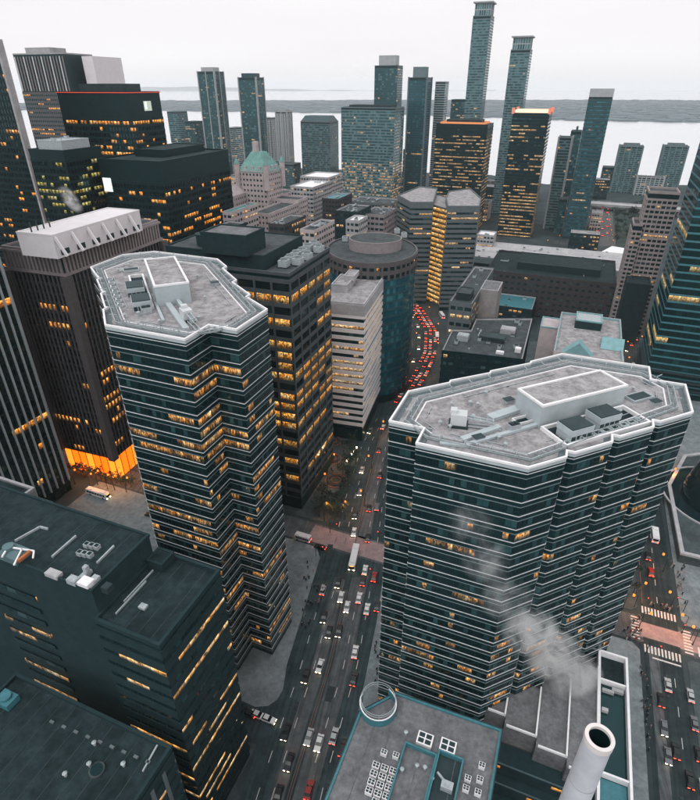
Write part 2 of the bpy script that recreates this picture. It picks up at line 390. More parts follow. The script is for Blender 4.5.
def building(name, label, cat, poly, z1, wall, seed, deck=None, coping=None, z0=0, group=None, ph=.9, roof=0, **fk):
    FOOT.append(poly); t = thing(name, label, cat, group); rng = random.Random(seed)
    core(t, poly, z0, z1, fk.pop('corem', None) or wall)
    g = fk.pop('glass', M_glassG)
    facade(t, poly, z0, z1, rng, g, **fk)
    roof_parts(t, poly, z1, deck or M_tar2, coping or wall, ph)
    if roof: clutter(t, poly, z1, roof, rng)
    return t

# ================================================================== the setting
def sheet(name, poly, z, m, parent=None):
    b = MB(); b.face([(*p, z) for p in ccw(poly)]); return struct(name, b, m, parent)
def slab(name, poly, z0, z1, m):
    b = MB(); b.prism(ccw(poly), z0, z1); return struct(name, b, m)
sheet('ground', [(-4000, -300), (4000, -300), (4000, 1080), (900, 1110), (380, 1130), (300, 1260), (-300, 1420), (-1500, 1500), (-4000, 1500)], 0, M_ground)
def water_mat():
    m = bpy.data.materials.new('lake_water'); m.use_nodes = True; n = m.node_tree.nodes; l = m.node_tree.links; b = n['Principled BSDF']
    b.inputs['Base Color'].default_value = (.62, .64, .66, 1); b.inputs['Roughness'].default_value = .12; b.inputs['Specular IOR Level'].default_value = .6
    g = n.new('ShaderNodeNewGeometry'); t = n.new('ShaderNodeTexNoise'); t.inputs['Scale'].default_value = .012; t.inputs['Detail'].default_value = 8
    l.new(g.outputs['Position'], t.inputs['Vector']); bp = n.new('ShaderNodeBump'); bp.inputs['Strength'].default_value = .5; bp.inputs['Distance'].default_value = 1.2
    l.new(t.outputs['Fac'], bp.inputs['Height']); l.new(bp.outputs[0], b.inputs['Normal']); return m
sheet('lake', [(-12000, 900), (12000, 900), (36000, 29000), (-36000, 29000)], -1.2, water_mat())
# island across the water, with its wood
isl = [(-3600, 5200), (-900, 4700), (300, 4200), (1200, 3500), (2200, 3050), (5200, 2800), (7600, 7200), (3500, 8600), (-2500, 8200), (-3800, 6400)]
slab('island', isl, -1.5, 1.2, mat('hazed_far_wood', (.13, .17, .19), .95, var=.12, scale=.004, spec=.1))  # pale blue-grey of the wood has distance haze mixed into its colour
rng = random.Random(5); b = MB(); P = isl; k = 0
def clump(b, x, y, z, r, h, rng, m=0):
    n = 6; a0 = rng.random() * 6
    L = [(x + math.cos(a0 + i * 6.283 / n) * r * rng.uniform(.7, 1.2), y + math.sin(a0 + i * 6.283 / n) * r * rng.uniform(.7, 1.2)) for i in range(n)]
    for i in range(n):
        p, q = L[i], L[(i + 1) % n]; zz = z + h * .55
        b.face([(*p, z), (*q, z), (q[0], q[1], zz), (p[0], p[1], zz)], m)
        b.face([(p[0], p[1], zz), (q[0], q[1], zz), (x, y, z + h)], m)
while k < 3000:
    x, y = rng.uniform(-3800, 7600), rng.uniform(2800, 8600)
    if inside(P, x, y) and rng.random() < (1 if y < 4600 else .6):
        clump(b, x, y, 1, rng.uniform(30, 85), rng.uniform(4, 10), rng); k += 1
b.build('island_treeline', mat('hazed_far_wood', (.13, .17, .19), .95, var=.12, scale=.004, spec=.1), kind='stuff')
hb = MB(); pr = None
for i in range(60):
    x = -11000 + i * 290; h = 130 * math.exp(-((x + 7000) / 4200) ** 2) + 14 * math.sin(i * .9) + 12
    c = (x, 26000 + 300 * math.sin(i), max(h, 3))
    if pr: hb.face([(pr[0], pr[1], -2), (c[0], c[1], -2), c, pr]); hb.face([pr, c, (c[0], c[1] + 2500, -2), (pr[0], pr[1] + 2500, -2)])
    pr = c
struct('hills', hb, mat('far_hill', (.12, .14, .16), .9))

# roads ---------------------------------------------------------------
CL = [(-27, 20, 26), (-24, 40, 26), (-16, 77, 25.5), (-7, 113, 27.5), (1, 159, 26.5), (6.3, 196, 26), (14.5, 240, 25), (29, 285, 22), (44, 322, 19), (55, 358, 18), (60, 398, 18), (55, 440, 18), (42, 490, 18), (34, 560, 18)]
def cl_at(y):
    for (x0, y0, w0), (x1, y1, w1) in zip(CL, CL[1:]):
        if y0 <= y <= y1:
            t = (y - y0) / (y1 - y0); return x0 + (x1 - x0) * t, w0 + (w1 - w0) * t, math.atan2(x1 - x0, y1 - y0)
    return CL[-1][0], CL[-1][1], 0
def strip(f0, f1, y0, y1, z, step=6):
    """strip along the avenue between two fractions of its width"""
    b = MB(); y = y0; pv = None
    while y <= y1 + .01:
        x, wd, a = cl_at(y); L = (x + wd * (f0 - .5), y, z); Q = (x + wd * (f1 - .5), y, z)
        if pv: b.face([pv[0], pv[1], Q, L])
        pv = (L, Q); y += min(step, y1 - y) if y1 - y > .01 else 1
    return b
av = struct('avenue', strip(0, 1, 20, 560, .006), M_asph)
struct('worn_lane', strip(.30, .46, 22, 150, .010), M_asph2, av); struct('worn_lane', strip(.55, .78, 22, 150, .010), M_asph2, av); struct('worn_lane', strip(.52, .72, 166, 300, .010), M_asph2, av)
struct('centre_line', strip(.492, .498, 24, 144, .014), M_orange, av); struct('centre_line', strip(.518, .524, 24, 144, .014), M_orange, av)
struct('centre_line', strip(.49, .5, 166, 250, .014), M_orange, av)
for f in (.17, .33, .68, .84):
    y = 26
    while y < 270:
        if not 146 < y < 168: struct('lane_dash', strip(f, f + .007, y, y + 3.2, .014), M_paint, av)
        y += 9.5
king = sheet('cross_street', rgrid(-330, 230, 150, 161.5), .010, M_asph2)
sheet('paver_crossing', [G(-81, 151), G(-44, 151), G(-44, 160.5), G(-81, 160.5)], .014, M_brickroad, king)
sheet('paver_crossing', [G(46.5, 152.2), G(72, 152.2), G(72, 159.5), G(46.5, 159.5)], .014, M_brickroad, king)
sim = sheet('side_street', rgrid(47.5, 59, 20, 470), .014 + .004, mat('fresh_asphalt', (.030, .038, .041), .8, var=.25, scale=.4, stain=.3)); streak(MATS['fresh_asphalt'], 22)
struct('worn_lane', (lambda b: (b.face([(*p, .022) for p in rgrid(49, 52, 30, 149)]), b)[1])(MB()), M_asph2, sim)
sheet('intersection_pavers', rgrid(47.5, 59, 152.6, 159.1), .024, M_brickroad, sim)
for v in range(26, 148, 10):
    sheet('lane_dash', rgrid(56.0, 56.16, v, v + 3.4), .026, M_paint, sim)
for v in range(170, 290, 9):
    sheet('lane_dash', rgrid(53.1, 53.28, v, v + 3), .026, M_paint, sim)
sheet('edge_line', rgrid(47.9, 48.15, 168, 300), .026, M_orange, sim)
rgp = random.Random(44); M_patch = mat('asphalt_patch', (.035, .041, .044), .9, var=.2, scale=1); mh = MB(); mh.tube(0, 0, 0, .006, .42, 14); mh = mh.mesh('manhole', M_metald)
for k in range(26):
    y = rgp.uniform(60, 300); x, wd, a = cl_at(y); f = rgp.uniform(-.42, .42); cc = (x + wd * f, y)
    if k % 2: put('manhole', mh, av, loc=(*cc, .016))
    else: b = MB(); b.box(*cc, .0, .005, rgp.uniform(1.2, 2.6), rgp.uniform(2, 7), math.degrees(a)); o = b.build('road_patch', M_patch, av); o.location.z = .0105
for k in range(12): cc = G(rgp.uniform(49, 58), rgp.uniform(50, 145)); put('manhole', mh, sim, loc=(*cc, .027))
lane = sheet('lower_lane', rgrid(-190, -57, 72.5, 84.5), .010, M_asph)
# pedestrian crossings, stripe by stripe
def crosswalk(name, c, dirang, n, step, wd, ln, z=.03):
    o = put(name, None); o['kind'] = 'structure'
    me = MB(); me.box(0, 0, 0, .004, wd, ln); me = me.mesh('stripe', M_paint)
    for i in range(n):
        t = (i - (n - 1) / 2) * step
        put('stripe', me, o, loc=(c[0] + math.cos(R(dirang)) * t, c[1] + math.sin(R(dirang)) * t, z), rz=R(dirang))
crosswalk('crosswalk', G(53.2, 148), -22, 11, 1.05, .55, 3.2); crosswalk('crosswalk', G(53.2, 165), -22, 11, 1.05, .55, 3.2)
crosswalk('crosswalk', G(45.2, 155.8), 68, 8, 1.3, .6, 2.6); crosswalk('crosswalk', G(61.6, 155.8), 68, 8, 1.3, .6, 2.6)
crosswalk('crosswalk', U(95, 505 + 6), 60, 1, 1, .6, 3); crosswalk('crosswalk', U(132, 511), -18, 9, 1.6, .7, 4.2)
sheet('stop_line', rgrid(50, 58.5, 144.6, 145.2), .027, M_paint, sim); sheet('stop_line', rgrid(64.4, 65, 151, 155), .027, M_paint, king)
# pavements (raised blocks)
KERB = .14
def avL(y, d=0): x, wd, a = cl_at(y); return (x - wd / 2 - d, y)
def avR(y, d=0): x, wd, a = cl_at(y); return (x + wd / 2 + d, y)
slab('pavement', [G(-190, 85), U(255, 707), U(268, 706), U(277, 700), U(283, 690), avL(113), avL(130), avL(148), avL(160), G(-74.5, 148), G(-78, 148.8), G(-190, 148.8)], 0, KERB, M_pave)
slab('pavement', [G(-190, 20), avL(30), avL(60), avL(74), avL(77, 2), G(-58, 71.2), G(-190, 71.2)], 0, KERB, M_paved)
slab('pavement', [avR(24), avR(60), avR(100), avR(130), avR(146), avR(152), avR(155, 1.2), G(-41, 148.8), G(44, 148.8), G(46.2, 146.5), G(46.2, 20), G(20, 5)], 0, KERB, M_pave)
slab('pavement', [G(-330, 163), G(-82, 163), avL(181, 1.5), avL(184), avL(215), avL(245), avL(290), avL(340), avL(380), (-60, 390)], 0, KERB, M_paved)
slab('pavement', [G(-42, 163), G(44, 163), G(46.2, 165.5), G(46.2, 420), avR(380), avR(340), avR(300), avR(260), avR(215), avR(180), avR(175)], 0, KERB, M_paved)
slab('pavement', [G(60.5, 165), G(62, 163), G(200, 163), G(200, 420), G(60.5, 420)], 0, KERB, M_pave)
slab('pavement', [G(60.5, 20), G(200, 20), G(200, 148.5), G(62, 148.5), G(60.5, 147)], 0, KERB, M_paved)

# ================================================================== the two saw-toothed glass towers
def saw_tower(name, label, poly, z, nf, seed, floor_p, tone, stay=.8):
    t = thing(name, label, 'office tower'); poly = ccw(poly); rng = random.Random(seed)
    b = MB(); b.prism(poly, 0, z - 1.1); b.build('wall', M_core, t)
    fh = (z - 1.6) / nf
    top = offset(poly, .35)
    facade(t, poly, 0, z - 1.6, rng, M_glassA, fh=fh, bay=1.25, sill=.09, head=.57, gap=.1, stay=stay, tone=tone, floor_p=floor_p, lo=.15, hi=1.1)
    r = MB(); r.ring(offset(poly, .12), offset(poly, -.02), 0, .15); me = r.mesh('floor_band', M_alu)
    r = MB(); r.ring(offset(poly, .12), offset(poly, -.02), 0, .12); me2 = r.mesh('window_head_band', mat('mid_aluminium_edge', (.17, .225, .235), .5, var=.15, scale=.8))
    for k in range(1, nf + 1):
        put('floor_band', me, t, loc=(0, 0, k * fh - .3)); put('window_head_band', me2, t, loc=(0, 0, (k - .41) * fh))
    d = MB(); d.face([(*p, z - 1.08) for p in offset(poly, -.1)]); d.build('roof_deck', M_gravel, t)
    r = MB(); r.ring(offset(poly, .2), offset(poly, -.22), z - .5, z); r.build('parapet', M_white, t); r = MB(); r.ring(offset(poly, .12), offset(poly, -.2), z - 1.3, z - .51); r.build('parapet_wall', M_pent, t)
    r = MB(); r.ring(offset(poly, .05), offset(poly, -.04), z - 2.6, z - 1.3); r.build('fascia', M_core, t)
    r = MB(); r.ring(offset(poly, -.31), offset(poly, -1.5), z - 1.07, z - 1.03); r.build('roof_gutter', mat('gutter_membrane', (.12, .155, .165), .7, var=.2, scale=.8), t)
    return t, poly
def ring_rail(t, poly, z, d, h=.9, hull=None):
    P = offset(poly, -d); r = MB(); n = len(P)
    r.ring(offset(P, .09), offset(P, -.09), z + h, z + h + .12); r.ring(offset(P, .05), offset(P, -.05), z + h * .5, z + h * .5 + .07)
    for i in range(n):
        a, b = P[i], P[(i + 1) % n]; L, k = edge_bays(a, b, 2.4)
        for j in range(k):
            c = on_edge(a, b, j / k); r.box(c[0], c[1], z, z + h, .12, .12)
    r.build('roof_rail', M_metal, t)
def octo(poly_simple): return ccw(poly_simple)
KA, ZA = .96, 117.0
polyA = [G(u * KA, v * KA) for u, v in [(-70.5, 117), (-70.5, 102.4), (-78.3, 102.4), (-78.3, 93), (-101.5, 93), (-109.7, 101), (-109.7, 102.6), (-110.6, 102.6), (-119.6, 110.6), (-119.6, 112.2), (-120.6, 112.2), (-130, 120), (-130, 121.6), (-131, 121.6), (-141.5, 129.3), (-142.5, 145), (-135.5, 152.5), (-109.5, 152.5), (-101.8, 146.2), (-101.8, 144), (-91.2, 135.2), (-91.2, 133), (-80.6, 125.3), (-80.6, 123.4)]]
litA = {2: .3, 5: .25, 6: .3, 7: .75, 8: .6, 11: .12, 12: .2, 14: .5, 16: .3, 17: .15, 19: .2, 21: .3, 22: .25, 24: .35, 26: .3}
TA, polyA = saw_tower('office_tower', 'dark saw-toothed glass tower with grey roof beside the tower of dark stone grid', polyA, ZA, 32, 21, lambda k, n: litA.get(k, .07), .12)
KB, ZB = .926, 102.0
B_uv = [(-32.3, 104.8), (-32.3, 120.2), (-23.6, 128.9), (-23.6, 130.1), (-14.6, 138.6), (-14.6, 139.8), (-5, 149), (-5, 150.2), (3, 159), (26, 159), (26, 151), (34.2, 151), (34.2, 136), (26.7, 128.4), (25, 128.4), (25, 125.2), (17.8, 118), (16.1, 118), (16.1, 115), (8.7, 107.6), (7, 107.6), (7, 105.2), (0, 98.3), (-23.9, 98.3), (-23.9, 104.8)]
polyB = [G(u * KB, v * KB) for u, v in B_uv]
litB = {1: .12, 2: .1, 4: .14, 5: .12, 6: .2, 8: .15, 9: .12, 11: .2, 13: .15, 15: .18, 17: .25, 19: .2, 21: .22, 22: .15, 23: .25}
TB, polyB = saw_tower('office_tower', 'wide saw-toothed dark glass tower with a white-edged roof and steam along its face', polyB, ZB, 28, 22, lambda k, n: litB.get(k, .07) * .85, .18, .55)
simpA = [G(u * KA, v * KA) for u, v in [(-71, 116), (-71, 103.5), (-79, 94), (-101.5, 94), (-141, 128.5), (-141, 145), (-135, 151.5), (-110, 151.5)]]
simpB = [G(u * KB, v * KB) for u, v in [(-31, 106), (-31, 119.5), (4, 157.5), (25.5, 157.5), (33, 150), (33, 137), (1, 100), (-23, 100)]]
for t, sp, z in ((TA, simpA, ZA), (TB, simpB, ZB)):
    sp = ccw(sp)
    ring_rail(t, sp, z - 1.08, 1.6, .8); ring_rail(t, sp, z - 1.08, 3.0, .8)
    r = MB(); r.ring(offset(sp, -3.6), offset(sp, -3.9), z - 1.08, z - .8); r.build('roof_kerb', M_white, t); r = MB(); r.ring(offset(sp, -1.7), offset(sp, -2.9), z - 1.07, z - 1.02); r.build('roof_walkway', mat('walkway_grey', (.20, .235, .245), .8, var=.2, scale=.8), t)
DA = -23.0
dv = MB(); dv.tube(0, 0, 0, 1.5, .11, 8); dv.bar((0, 0, 1.45), (1.5, 0, 1.75), .16); dv.box(0, 0, 0, .12, .6, .6); dv = dv.mesh('davit', M_metal)
dr = MB(); dr.tube(0, 0, 0, .03, .35, 10); dr.tube(0, 0, .03, .12, .16, 8); dr = dr.mesh('roof_drain', M_metald)
for t, sp, z in ((TA, simpA, ZA), (TB, simpB, ZB)):
    P = offset(ccw(sp), -2.3); Q = offset(ccw(sp), -5.5)
    for i in range(len(P)):
        a, b = P[i], P[(i + 1) % len(P)]; L, nb = edge_bays(a, b, 5.5)
        for k in range(nb):
            c = on_edge(a, b, (k + .5) / nb); put('davit', dv, t, loc=(*c, z - 1.02), rz=math.atan2(b[1] - a[1], b[0] - a[0]) - math.pi / 2)
        c = on_edge(Q[i], Q[(i + 1) % len(Q)], .5); put('roof_drain', dr, t, loc=(*c, z - 1.06))
        a, b = on_edge(Q[i], Q[(i + 1) % len(Q)], .15), on_edge(Q[i], Q[(i + 1) % len(Q)], .8); m = MB(); m.bar((*a, z - .93), (*b, z - .93), .16, .16); m.build('roof_conduit', M_metal, t)
def roof_box(t, z0, z1, pc, pl, pr, wall, deck, cop, ph=.35): return penthouse(t, rect3(DA, z1, pc, pl, pr), z0, z1, wall, deck, cop, ph)
dA, dB = ZA - 1.06, ZB - 1.06
roof_box(TA, dA, ZA + 4.2, (154, 287), (137, 261), (189, 283), M_pent, M_gravel, M_white)
roof_box(TB, dB, ZB + 4.2, (543, 407), (516, 390), (624, 384), M_pent, M_gravel, M_white)
def well(t, z, P, units, grate, name='plant_well'):
    P = ccw(P); r = MB(); r.ring(offset(P, .25), offset(P, -.25), z, z + .9); o = r.build(name, M_white, t)
    d = MB(); d.face([(*p, z + .03) for p in P]); d.build('well_floor', M_tar, o)
    return o
# plant well and cooling towers on the wide tower
PW = rect3(DA, ZB, (567, 444), (534, 428), (648, 419)); well(TB, dB, PW, 0, 0)
def cool(t, z, c, sx, sy, h, ang):
    b = MB(); b.box(c[0], c[1], z + .03, z + h * .55, sx, sy, ang, 0); b.box(c[0], c[1], z + h * .55, z + h, sx * 1.06, sy * 1.06, ang, 0); b.box(c[0], c[1], z + h, z + h + .25, sx * .98, sy * .98, ang, 1)
    a, e = ax(ang)
    for i in range(4):
        f = (i - 1.5) / 4 * sx
        for s in (-1, 1): b.box(c[0] + a[0] * f + e[0] * s * sy * .5, c[1] + a[1] * f + e[1] * s * sy * .5, z + .3, z + h * .5, sx * .19, .12, ang, 1)
    o = b.build('cooling_tower', [M_pent, M_metald], t)
cool(TB, dB, U(576, 424, ZB + 2), 5.6, 4.2, 3.2, DA); cool(TB, dB, U(604, 412, ZB + 2), 5.6, 4.2, 3.2, DA)
def frame_grid(t, z, p, q, n, wd, dp, ang, name='grating_frame'):
    for i in range(n):
        f = i / max(1, n - 1); c = U(p[0] + (q[0] - p[0]) * f, p[1] + (q[1] - p[1]) * f, z + .5); a, e = ax(ang)
        P = ccw([(c[0] + a[0] * i_ * wd / 2 + e[0] * j_ * dp / 2, c[1] + a[1] * i_ * wd / 2 + e[1] * j_ * dp / 2) for i_, j_ in ((-1, -1), (1, -1), (1, 1), (-1, 1))])
        r = MB(); r.ring(P, offset(P, -.22), z + .05, z + .6); o = r.build(name, M_pent, t)
        d = MB(); d.face([(*x, z + .35) for x in offset(P, -.1)]); d.build('grating', M_metald, o)
frame_grid(TB, dB + .2, (572, 440), (641, 419.5), 9, 2.0, 1.6, DA)
frame_grid(TB, dB, (639, 396), (639, 396), 1, 6.2, 3.2, DA, 'skylight')
frame_grid(TA, dA, (131, 269), (131, 269), 1, 4.6, 3.4, DA, 'skylight')
PW = rect3(DA, ZA, (137, 307), (117, 276), (152, 303)); well(TA, dA, PW, 0, 0)
cool(TA, dA, U(134, 283, ZA + 2), 4.4, 6.0, 2.6, DA); cool(TA, dA, U(140, 296, ZA + 2), 4.4, 6.0, 2.6, DA)
frame_grid(TA, dA, (110, 279), (120, 305), 7, 1.6, 1.5, DA)
# window-washing cranes
def bmu(t, z, c, ang, s=1.0):
    a, e = ax(ang); X = lambda i, j: (c[0] + (a[0] * i + e[0] * j) * s, c[1] + (a[1] * i + e[1] * j) * s)
    o = MB(); o.box(*X(0, 0), z + .6, z + 3.2 * s, 3.4 * s, 2.6 * s, ang); o.box(*X(0, 0), z, z + .6, 4.2 * s, 3.2 * s, ang, 1); o.box(*X(-1.2, 0), z + 3.2 * s, z + 4.0 * s, 1.4 * s, 1.6 * s, ang)
    o = o.build('roof_crane', [mat('crane_white', (.6, .62, .63), .5, var=.05), M_metald], t)
    q = MB()
    for s_ in (-.6, .6):
        q.bar((*X(.8, s_), z + 2.4), (*X(7.5, s_ * .8), z + 1.7), .28); q.bar((*X(1.5, s_), z + .4), (*X(9, s_), z + .25), .3)
    for i in range(5): q.bar((*X(2 + i * 1.3, -.6), z + 2.1), (*X(2 + i * 1.3, .6), z + 2.1), .15)
    q.build('crane_arm', M_metal, o)
bmu(TB, dB, U(459, 417, ZB + 1), DA + 35); bmu(TA, dA, U(186, 312, ZA + 1), DA + 80, .9)
# service trough, ducts and small machines
for t, z, pts in ((TB, ZB, [((490, 416), (529, 403), 2.2, .9), ((462, 437), (500, 424), 1.4, .7), ((466, 442), (540, 421), .9, .6), ((440, 440), (470, 443), .9, .5)]),
                  (TA, ZA, [((165, 298), (186, 327), 1.4, .8), ((172, 292), (192, 320), .9, 1.3), ((155, 300), (163, 318), .7, .5)])):
    for p, q, wd, h in pts:
        a, c = U(*p, z), U(*q, z); b = MB(); b.bar((*a, z - 1 + h / 2), (*c, z - 1 + h / 2), wd, h); b.build('duct', M_pent, t)
for t, z, pts in ((TB, dB, [(513, 430, 'box_unit'), (498, 440, 'vent'), (478, 440, 'hatch'), (505, 447, 'vent'), (470, 405, 'vent'), (610, 384, 'vent'), (655, 404, 'hatch'), (440, 425, 'vent')]),
                  (TA, dA, [(147, 313, 'box_unit'), (160, 324, 'vent'), (125, 318, 'vent'), (205, 300, 'vent'), (215, 285, 'hatch'), (178, 268, 'vent')])):
    for x, y, k in pts: c = U(x, y, z); put(k, unit_mesh(k), t, loc=(*c, z), rz=R(-DA))
clutter(TB, ccw(simpB), dB, 12, random.Random(77), DA, 6, ('vent', 'hatch', 'vent')); clutter(TA, ccw(simpA), dA, 9, random.Random(78), DA, 6, ('vent', 'hatch', 'vent'))
c = U(530, 416, ZB); b = MB(); b.box(c[0], c[1], dB + .02, dB + .12, 7.5, 2.0, DA); b.build('open_shaft', M_blackst, TB)
r = MB(); P = ccw([(c[0] + ax(DA)[0][0] * i * 3.9 + ax(DA)[1][0] * j * 1.2, c[1] + ax(DA)[0][1] * i * 3.9 + ax(DA)[1][1] * j * 1.2) for i, j in ((-1, -1), (1, -1), (1, 1), (-1, 1))]); r.ring(P, offset(P, -.2), dB + .02, dB + .8); r.build('shaft_kerb', M_white, TB)

# ================================================================== other near buildings
M_grid = mat('dark_stone_grid', (.072, .088, .095), .7, var=.15, scale=.5)
# dark stone-grid tower behind the first saw-toothed one
P = rect3(20, 107, (288.6, 276), (232, 262), (326, 249))
t = building('office_tower', 'dark grey stone-grid tower with orange-lit windows between glass tower and white striped block', 'office tower', P, 107, M_grid, 31, deck=M_tar2, coping=M_grid,
  corem=M_core, glass=pane('amber_glass', (.008, .016, .018), (.02, .04, .045), warm=(1, .36, .04), pale=(1, .60, .18), gain=1.6, ns=1.2, cut=(.42, .66), st=(1.3, 1.3, .9)), fh=4.55, bay=7.4, sill=.13, head=.78, pier=.8, span=M_grid, proj=.3, lit=.5, stay=.5, mode='single', skip_top=2.0, ground=6, tone=.3)
pp = rect3(20, 112, (264, 257), (196, 235), (300, 236)); penthouse(t, pp, 107, 112, M_concd, M_tar2, M_concd)
pp = rect3(20, 118, (246, 240), (225, 226), (272, 232)); penthouse(t, pp, 111.9, 119, M_concd, M_gravel2, M_concd)
for x, y in [(284, 262), (290, 258), (296, 254), (302, 251), (308, 247), (314, 244), (319, 248), (307, 255), (298, 260)]:
    c = U(x, y, 109); put('cooling_fan', unit_mesh('cooling_fan'), t, loc=(*c, 107.02), rz=R(-20))
b = MB(); c = U(206, 245, 112); b.tube(*c, 107, 116, 3.4, 18, 0); b.tube(*c, 116, 116.5, 3.6, 18, 0); b.build('water_tank', M_concd, t)
# white striped block
P = rect3(15, 76, (364, 306), (326, 294), (390, 278.6))
t = building('office_block', 'white office block with bright horizontal stripes and blank white top storey', 'office block', P, 76, M_conc, 32, deck=M_gravel, coping=M_conc, corem=M_core, ph=1.0,
  glass=M_glassG, fh=3.7, bay=2.6, sill=.12, head=.62, span=mat('white_precast', (.80, .78, .785), .7, var=.06), proj=.45, lit=.8, stay=.75, skip_top=5.2, ground=7, bandname='white_spandrel', hi=1.1)
b = MB(); b.ring(offset(P, .5), offset(P, -.3), 70.9, 76.2); b.build('top_storey_wall', M_conc, t)
penthouse(t, rect3(15, 79.5, (347, 286), (333, 283), (357, 276)), 76, 79.5, M_conc, M_gravel, M_conc); penthouse(t, rect3(15, 81.5, (354, 277), (345, 275), (359, 271)), 79.4, 81.5, M_conc, M_gravel, M_conc)
for i, e in enumerate(P):
    b = MB(); q = offset(P, -1.2)[i]; b.box(q[0], q[1], 0, 7, 1.6, 1.6, 14); b.build('column', M_conc, t)
# curved teal block
c = U(372, 242, 88); Rr = 25.5
P = [(c[0] + Rr * 1.0 * math.cos(a * math.pi / 22), c[1] + Rr * 1.25 * math.sin(a * math.pi / 22)) for a in range(44)]
t = building('office_block', 'round teal glass office block with a dark stone crown beside the curving street', 'office block', P, 84, M_brown, 33, deck=M_tar2, coping=M_brown, corem=M_core,
  glass=M_glassT, fh=4.1, bay=2.4, sill=.22, head=.92, span=mat('deep_teal', (.02, .075, .095), .5), proj=.25, lit=.025, tone=.25, skip_top=9, ground=4)
facade(t, offset(P, .3), 75.2, 83.5, random.Random(3), M_glassA, fh=4.1, bay=3.6, sill=.25, head=.7, pier=1.3, span=M_brown, proj=.35, lit=.06, mode='joined')
P2 = [(c[0] + 2 + 15 * math.cos(a * math.pi / 14), c[1] + 2 + 13 * math.sin(a * math.pi / 14)) for a in range(28)]
penthouse(t, P2, 84, 89.5, M_pink, M_tar2, M_pink)
for k_, (x, y) in enumerate([(345, 240), (352, 244), (397, 232), (404, 236)]): q = U(x, y, 85); put('cooling_fan', unit_mesh('cooling_fan'), t, loc=(*q, 84.02))
# twin granite towers with a golden atrium
t = thing('office_tower', 'pale granite twin-shaft tower with a golden lit atrium strip between its halves', 'office tower')
def px_poly(pts, z): return ccw([U(x, y, z) for x, y in pts])
PL = px_poly([(398, 196), (420, 187), (437, 189), (433, 203), (411, 203)], 84)
PR = px_poly([(446, 198), (449, 192), (470, 189), (481, 199), (479, 207), (448, 207)], 84)
for PP, sd in ((PL, 41), (PR, 42)):
    core(t, PP, 0, 84, M_core); facade(t, PP, 0, 84, random.Random(sd), M_glassG, fh=3.9, bay=3.2, sill=.3, head=.72, span=M_grey, proj=.3, lit=.12, tone=.3, mode='rows', skip_top=3)
    roof_parts(t, PP, 84, M_gravel, M_grey)
    b = MB(); b.ring(offset(PP, .32), offset(PP, -.2), 80.5, 84.3); b.build('crown_wall', M_grey, t)
PA = px_poly([(432, 203), (448, 207), (449, 196), (436, 192)], 82)
core(t, PA, 0, 80, M_core); facade(t, PA, 0, 80, random.Random(8), M_glassX, fh=4.0, bay=2.0, sill=.12, head=.86, lit=.98, stay=.9, lo=.8, hi=1.4, span=M_brown, proj=.12, floor_p=lambda k, n: .97, mode='rows')
roof_parts(t, PA, 80, M_gravel, M_grey)
b = MB(); c = U(432, 291, 2); b.box(c[0], c[1] - 6, 0, 8, 16, 9, 10); b.build('entrance_canopy', M_conc, t)

# brown granite tower with white penthouse, lit lobby
P = rect3(19, 109, (60, 254), (4, 247), (147, 221))
t = building('office_tower', 'brown granite tower with white box penthouse above a glowing orange lobby', 'office tower', P, 109, M_brown, 51, deck=M_tar2, coping=M_pink, corem=M_core,
  glass=M_glassB, fh=4.0, bay=2.2, sill=.2, head=.86, pier=.7, span=mat('brown_spandrel', (.030, .030, .033), .5), piermat=M_brown, proj=.12, pproj=.4, lit=.10, tone=.06, skip_top=9, ground=12.5)
for i in range(len(P)):
    a, bb = P[i], P[(i + 1) % len(P)]; L, nb = edge_bays(a, bb, 1.9)
    for k in range(nb):
        q = MB(); cc = on_edge(a, bb, (k + .5) / nb, .35); q.box(cc[0], cc[1], 101.5, 108.2, .95, .8, -math.degrees(math.atan2(bb[1] - a[1], bb[0] - a[0]))); q.build('crown_fin', M_pink, t)
for zz, hh in ((100.3, 1.2), (108.1, .9)): b = MB(); b.ring(offset(P, .95), offset(P, -.2), zz, zz + hh); b.build('crown_band', M_pink, t)
b = MB(); cc = P[min(range(4), key=lambda i: math.hypot(*P[i]))]
for d in offset(P, .4): b = MB(); b.box(d[0], d[1], 12.4, 100.2, 3.4, 3.4, 19); b.build('corner_pier', M_brown, t)
pp = rect3(19, 117.5, (52, 236), (18, 232), (131, 210)); ph = penthouse(t, pp, 109, 117.5, M_pinkw, M_pinkw, M_pinkw, .4)
a, bb = max(((pp[i], pp[(i + 1) % 4]) for i in range(4)), key=lambda e: UV(e[0][0] + e[1][0], e[0][1] + e[1][1], 19)[0])
for k in range(6):
    cc = on_edge(a, bb, (k + .5) / 6, .15); b = MB(); b.box(cc[0], cc[1], 110, 112, 4.0, .4, -math.degrees(math.atan2(bb[1] - a[1], bb[0] - a[0]))); b.build('louvre', M_metald, ph)
    p0, p1 = on_edge(a, bb, (k + .1) / 6, .1), on_edge(a, bb, (k + .1) / 6, 4.0); b = MB(); b.bar((*p0, 117), (*p1, 110.2), .5, 1.2); b.build('sloping_brace', M_pinkw, ph)
for k in range(4): cc = on_edge(a, bb, .05 + k * .06, -12); b = MB(); b.tube(*cc, 117.5, 121, .28, 8); b.build('vent_pipe', M_metald, ph)
lob = offset(P, -.6); b = MB(); n = 4
for i in range(4):
    a, bb = offset(P, .1)[i], offset(P, .1)[(i + 1) % 4]; L, nb = edge_bays(a, bb, 4.2)
    for k in range(nb):
        A, B2 = on_edge(a, bb, (k + .06) / nb), on_edge(a, bb, (k + .94) / nb); q = MB(); q.face([(*A, .3), (*B2, .3), (*B2, 12), (*A, 12)]); q.build('lobby_window', M_gold if k % 3 else M_goldw, t)
# dark court at the foot of the brown tower: row of small trees lit from the lobby is added with the trees

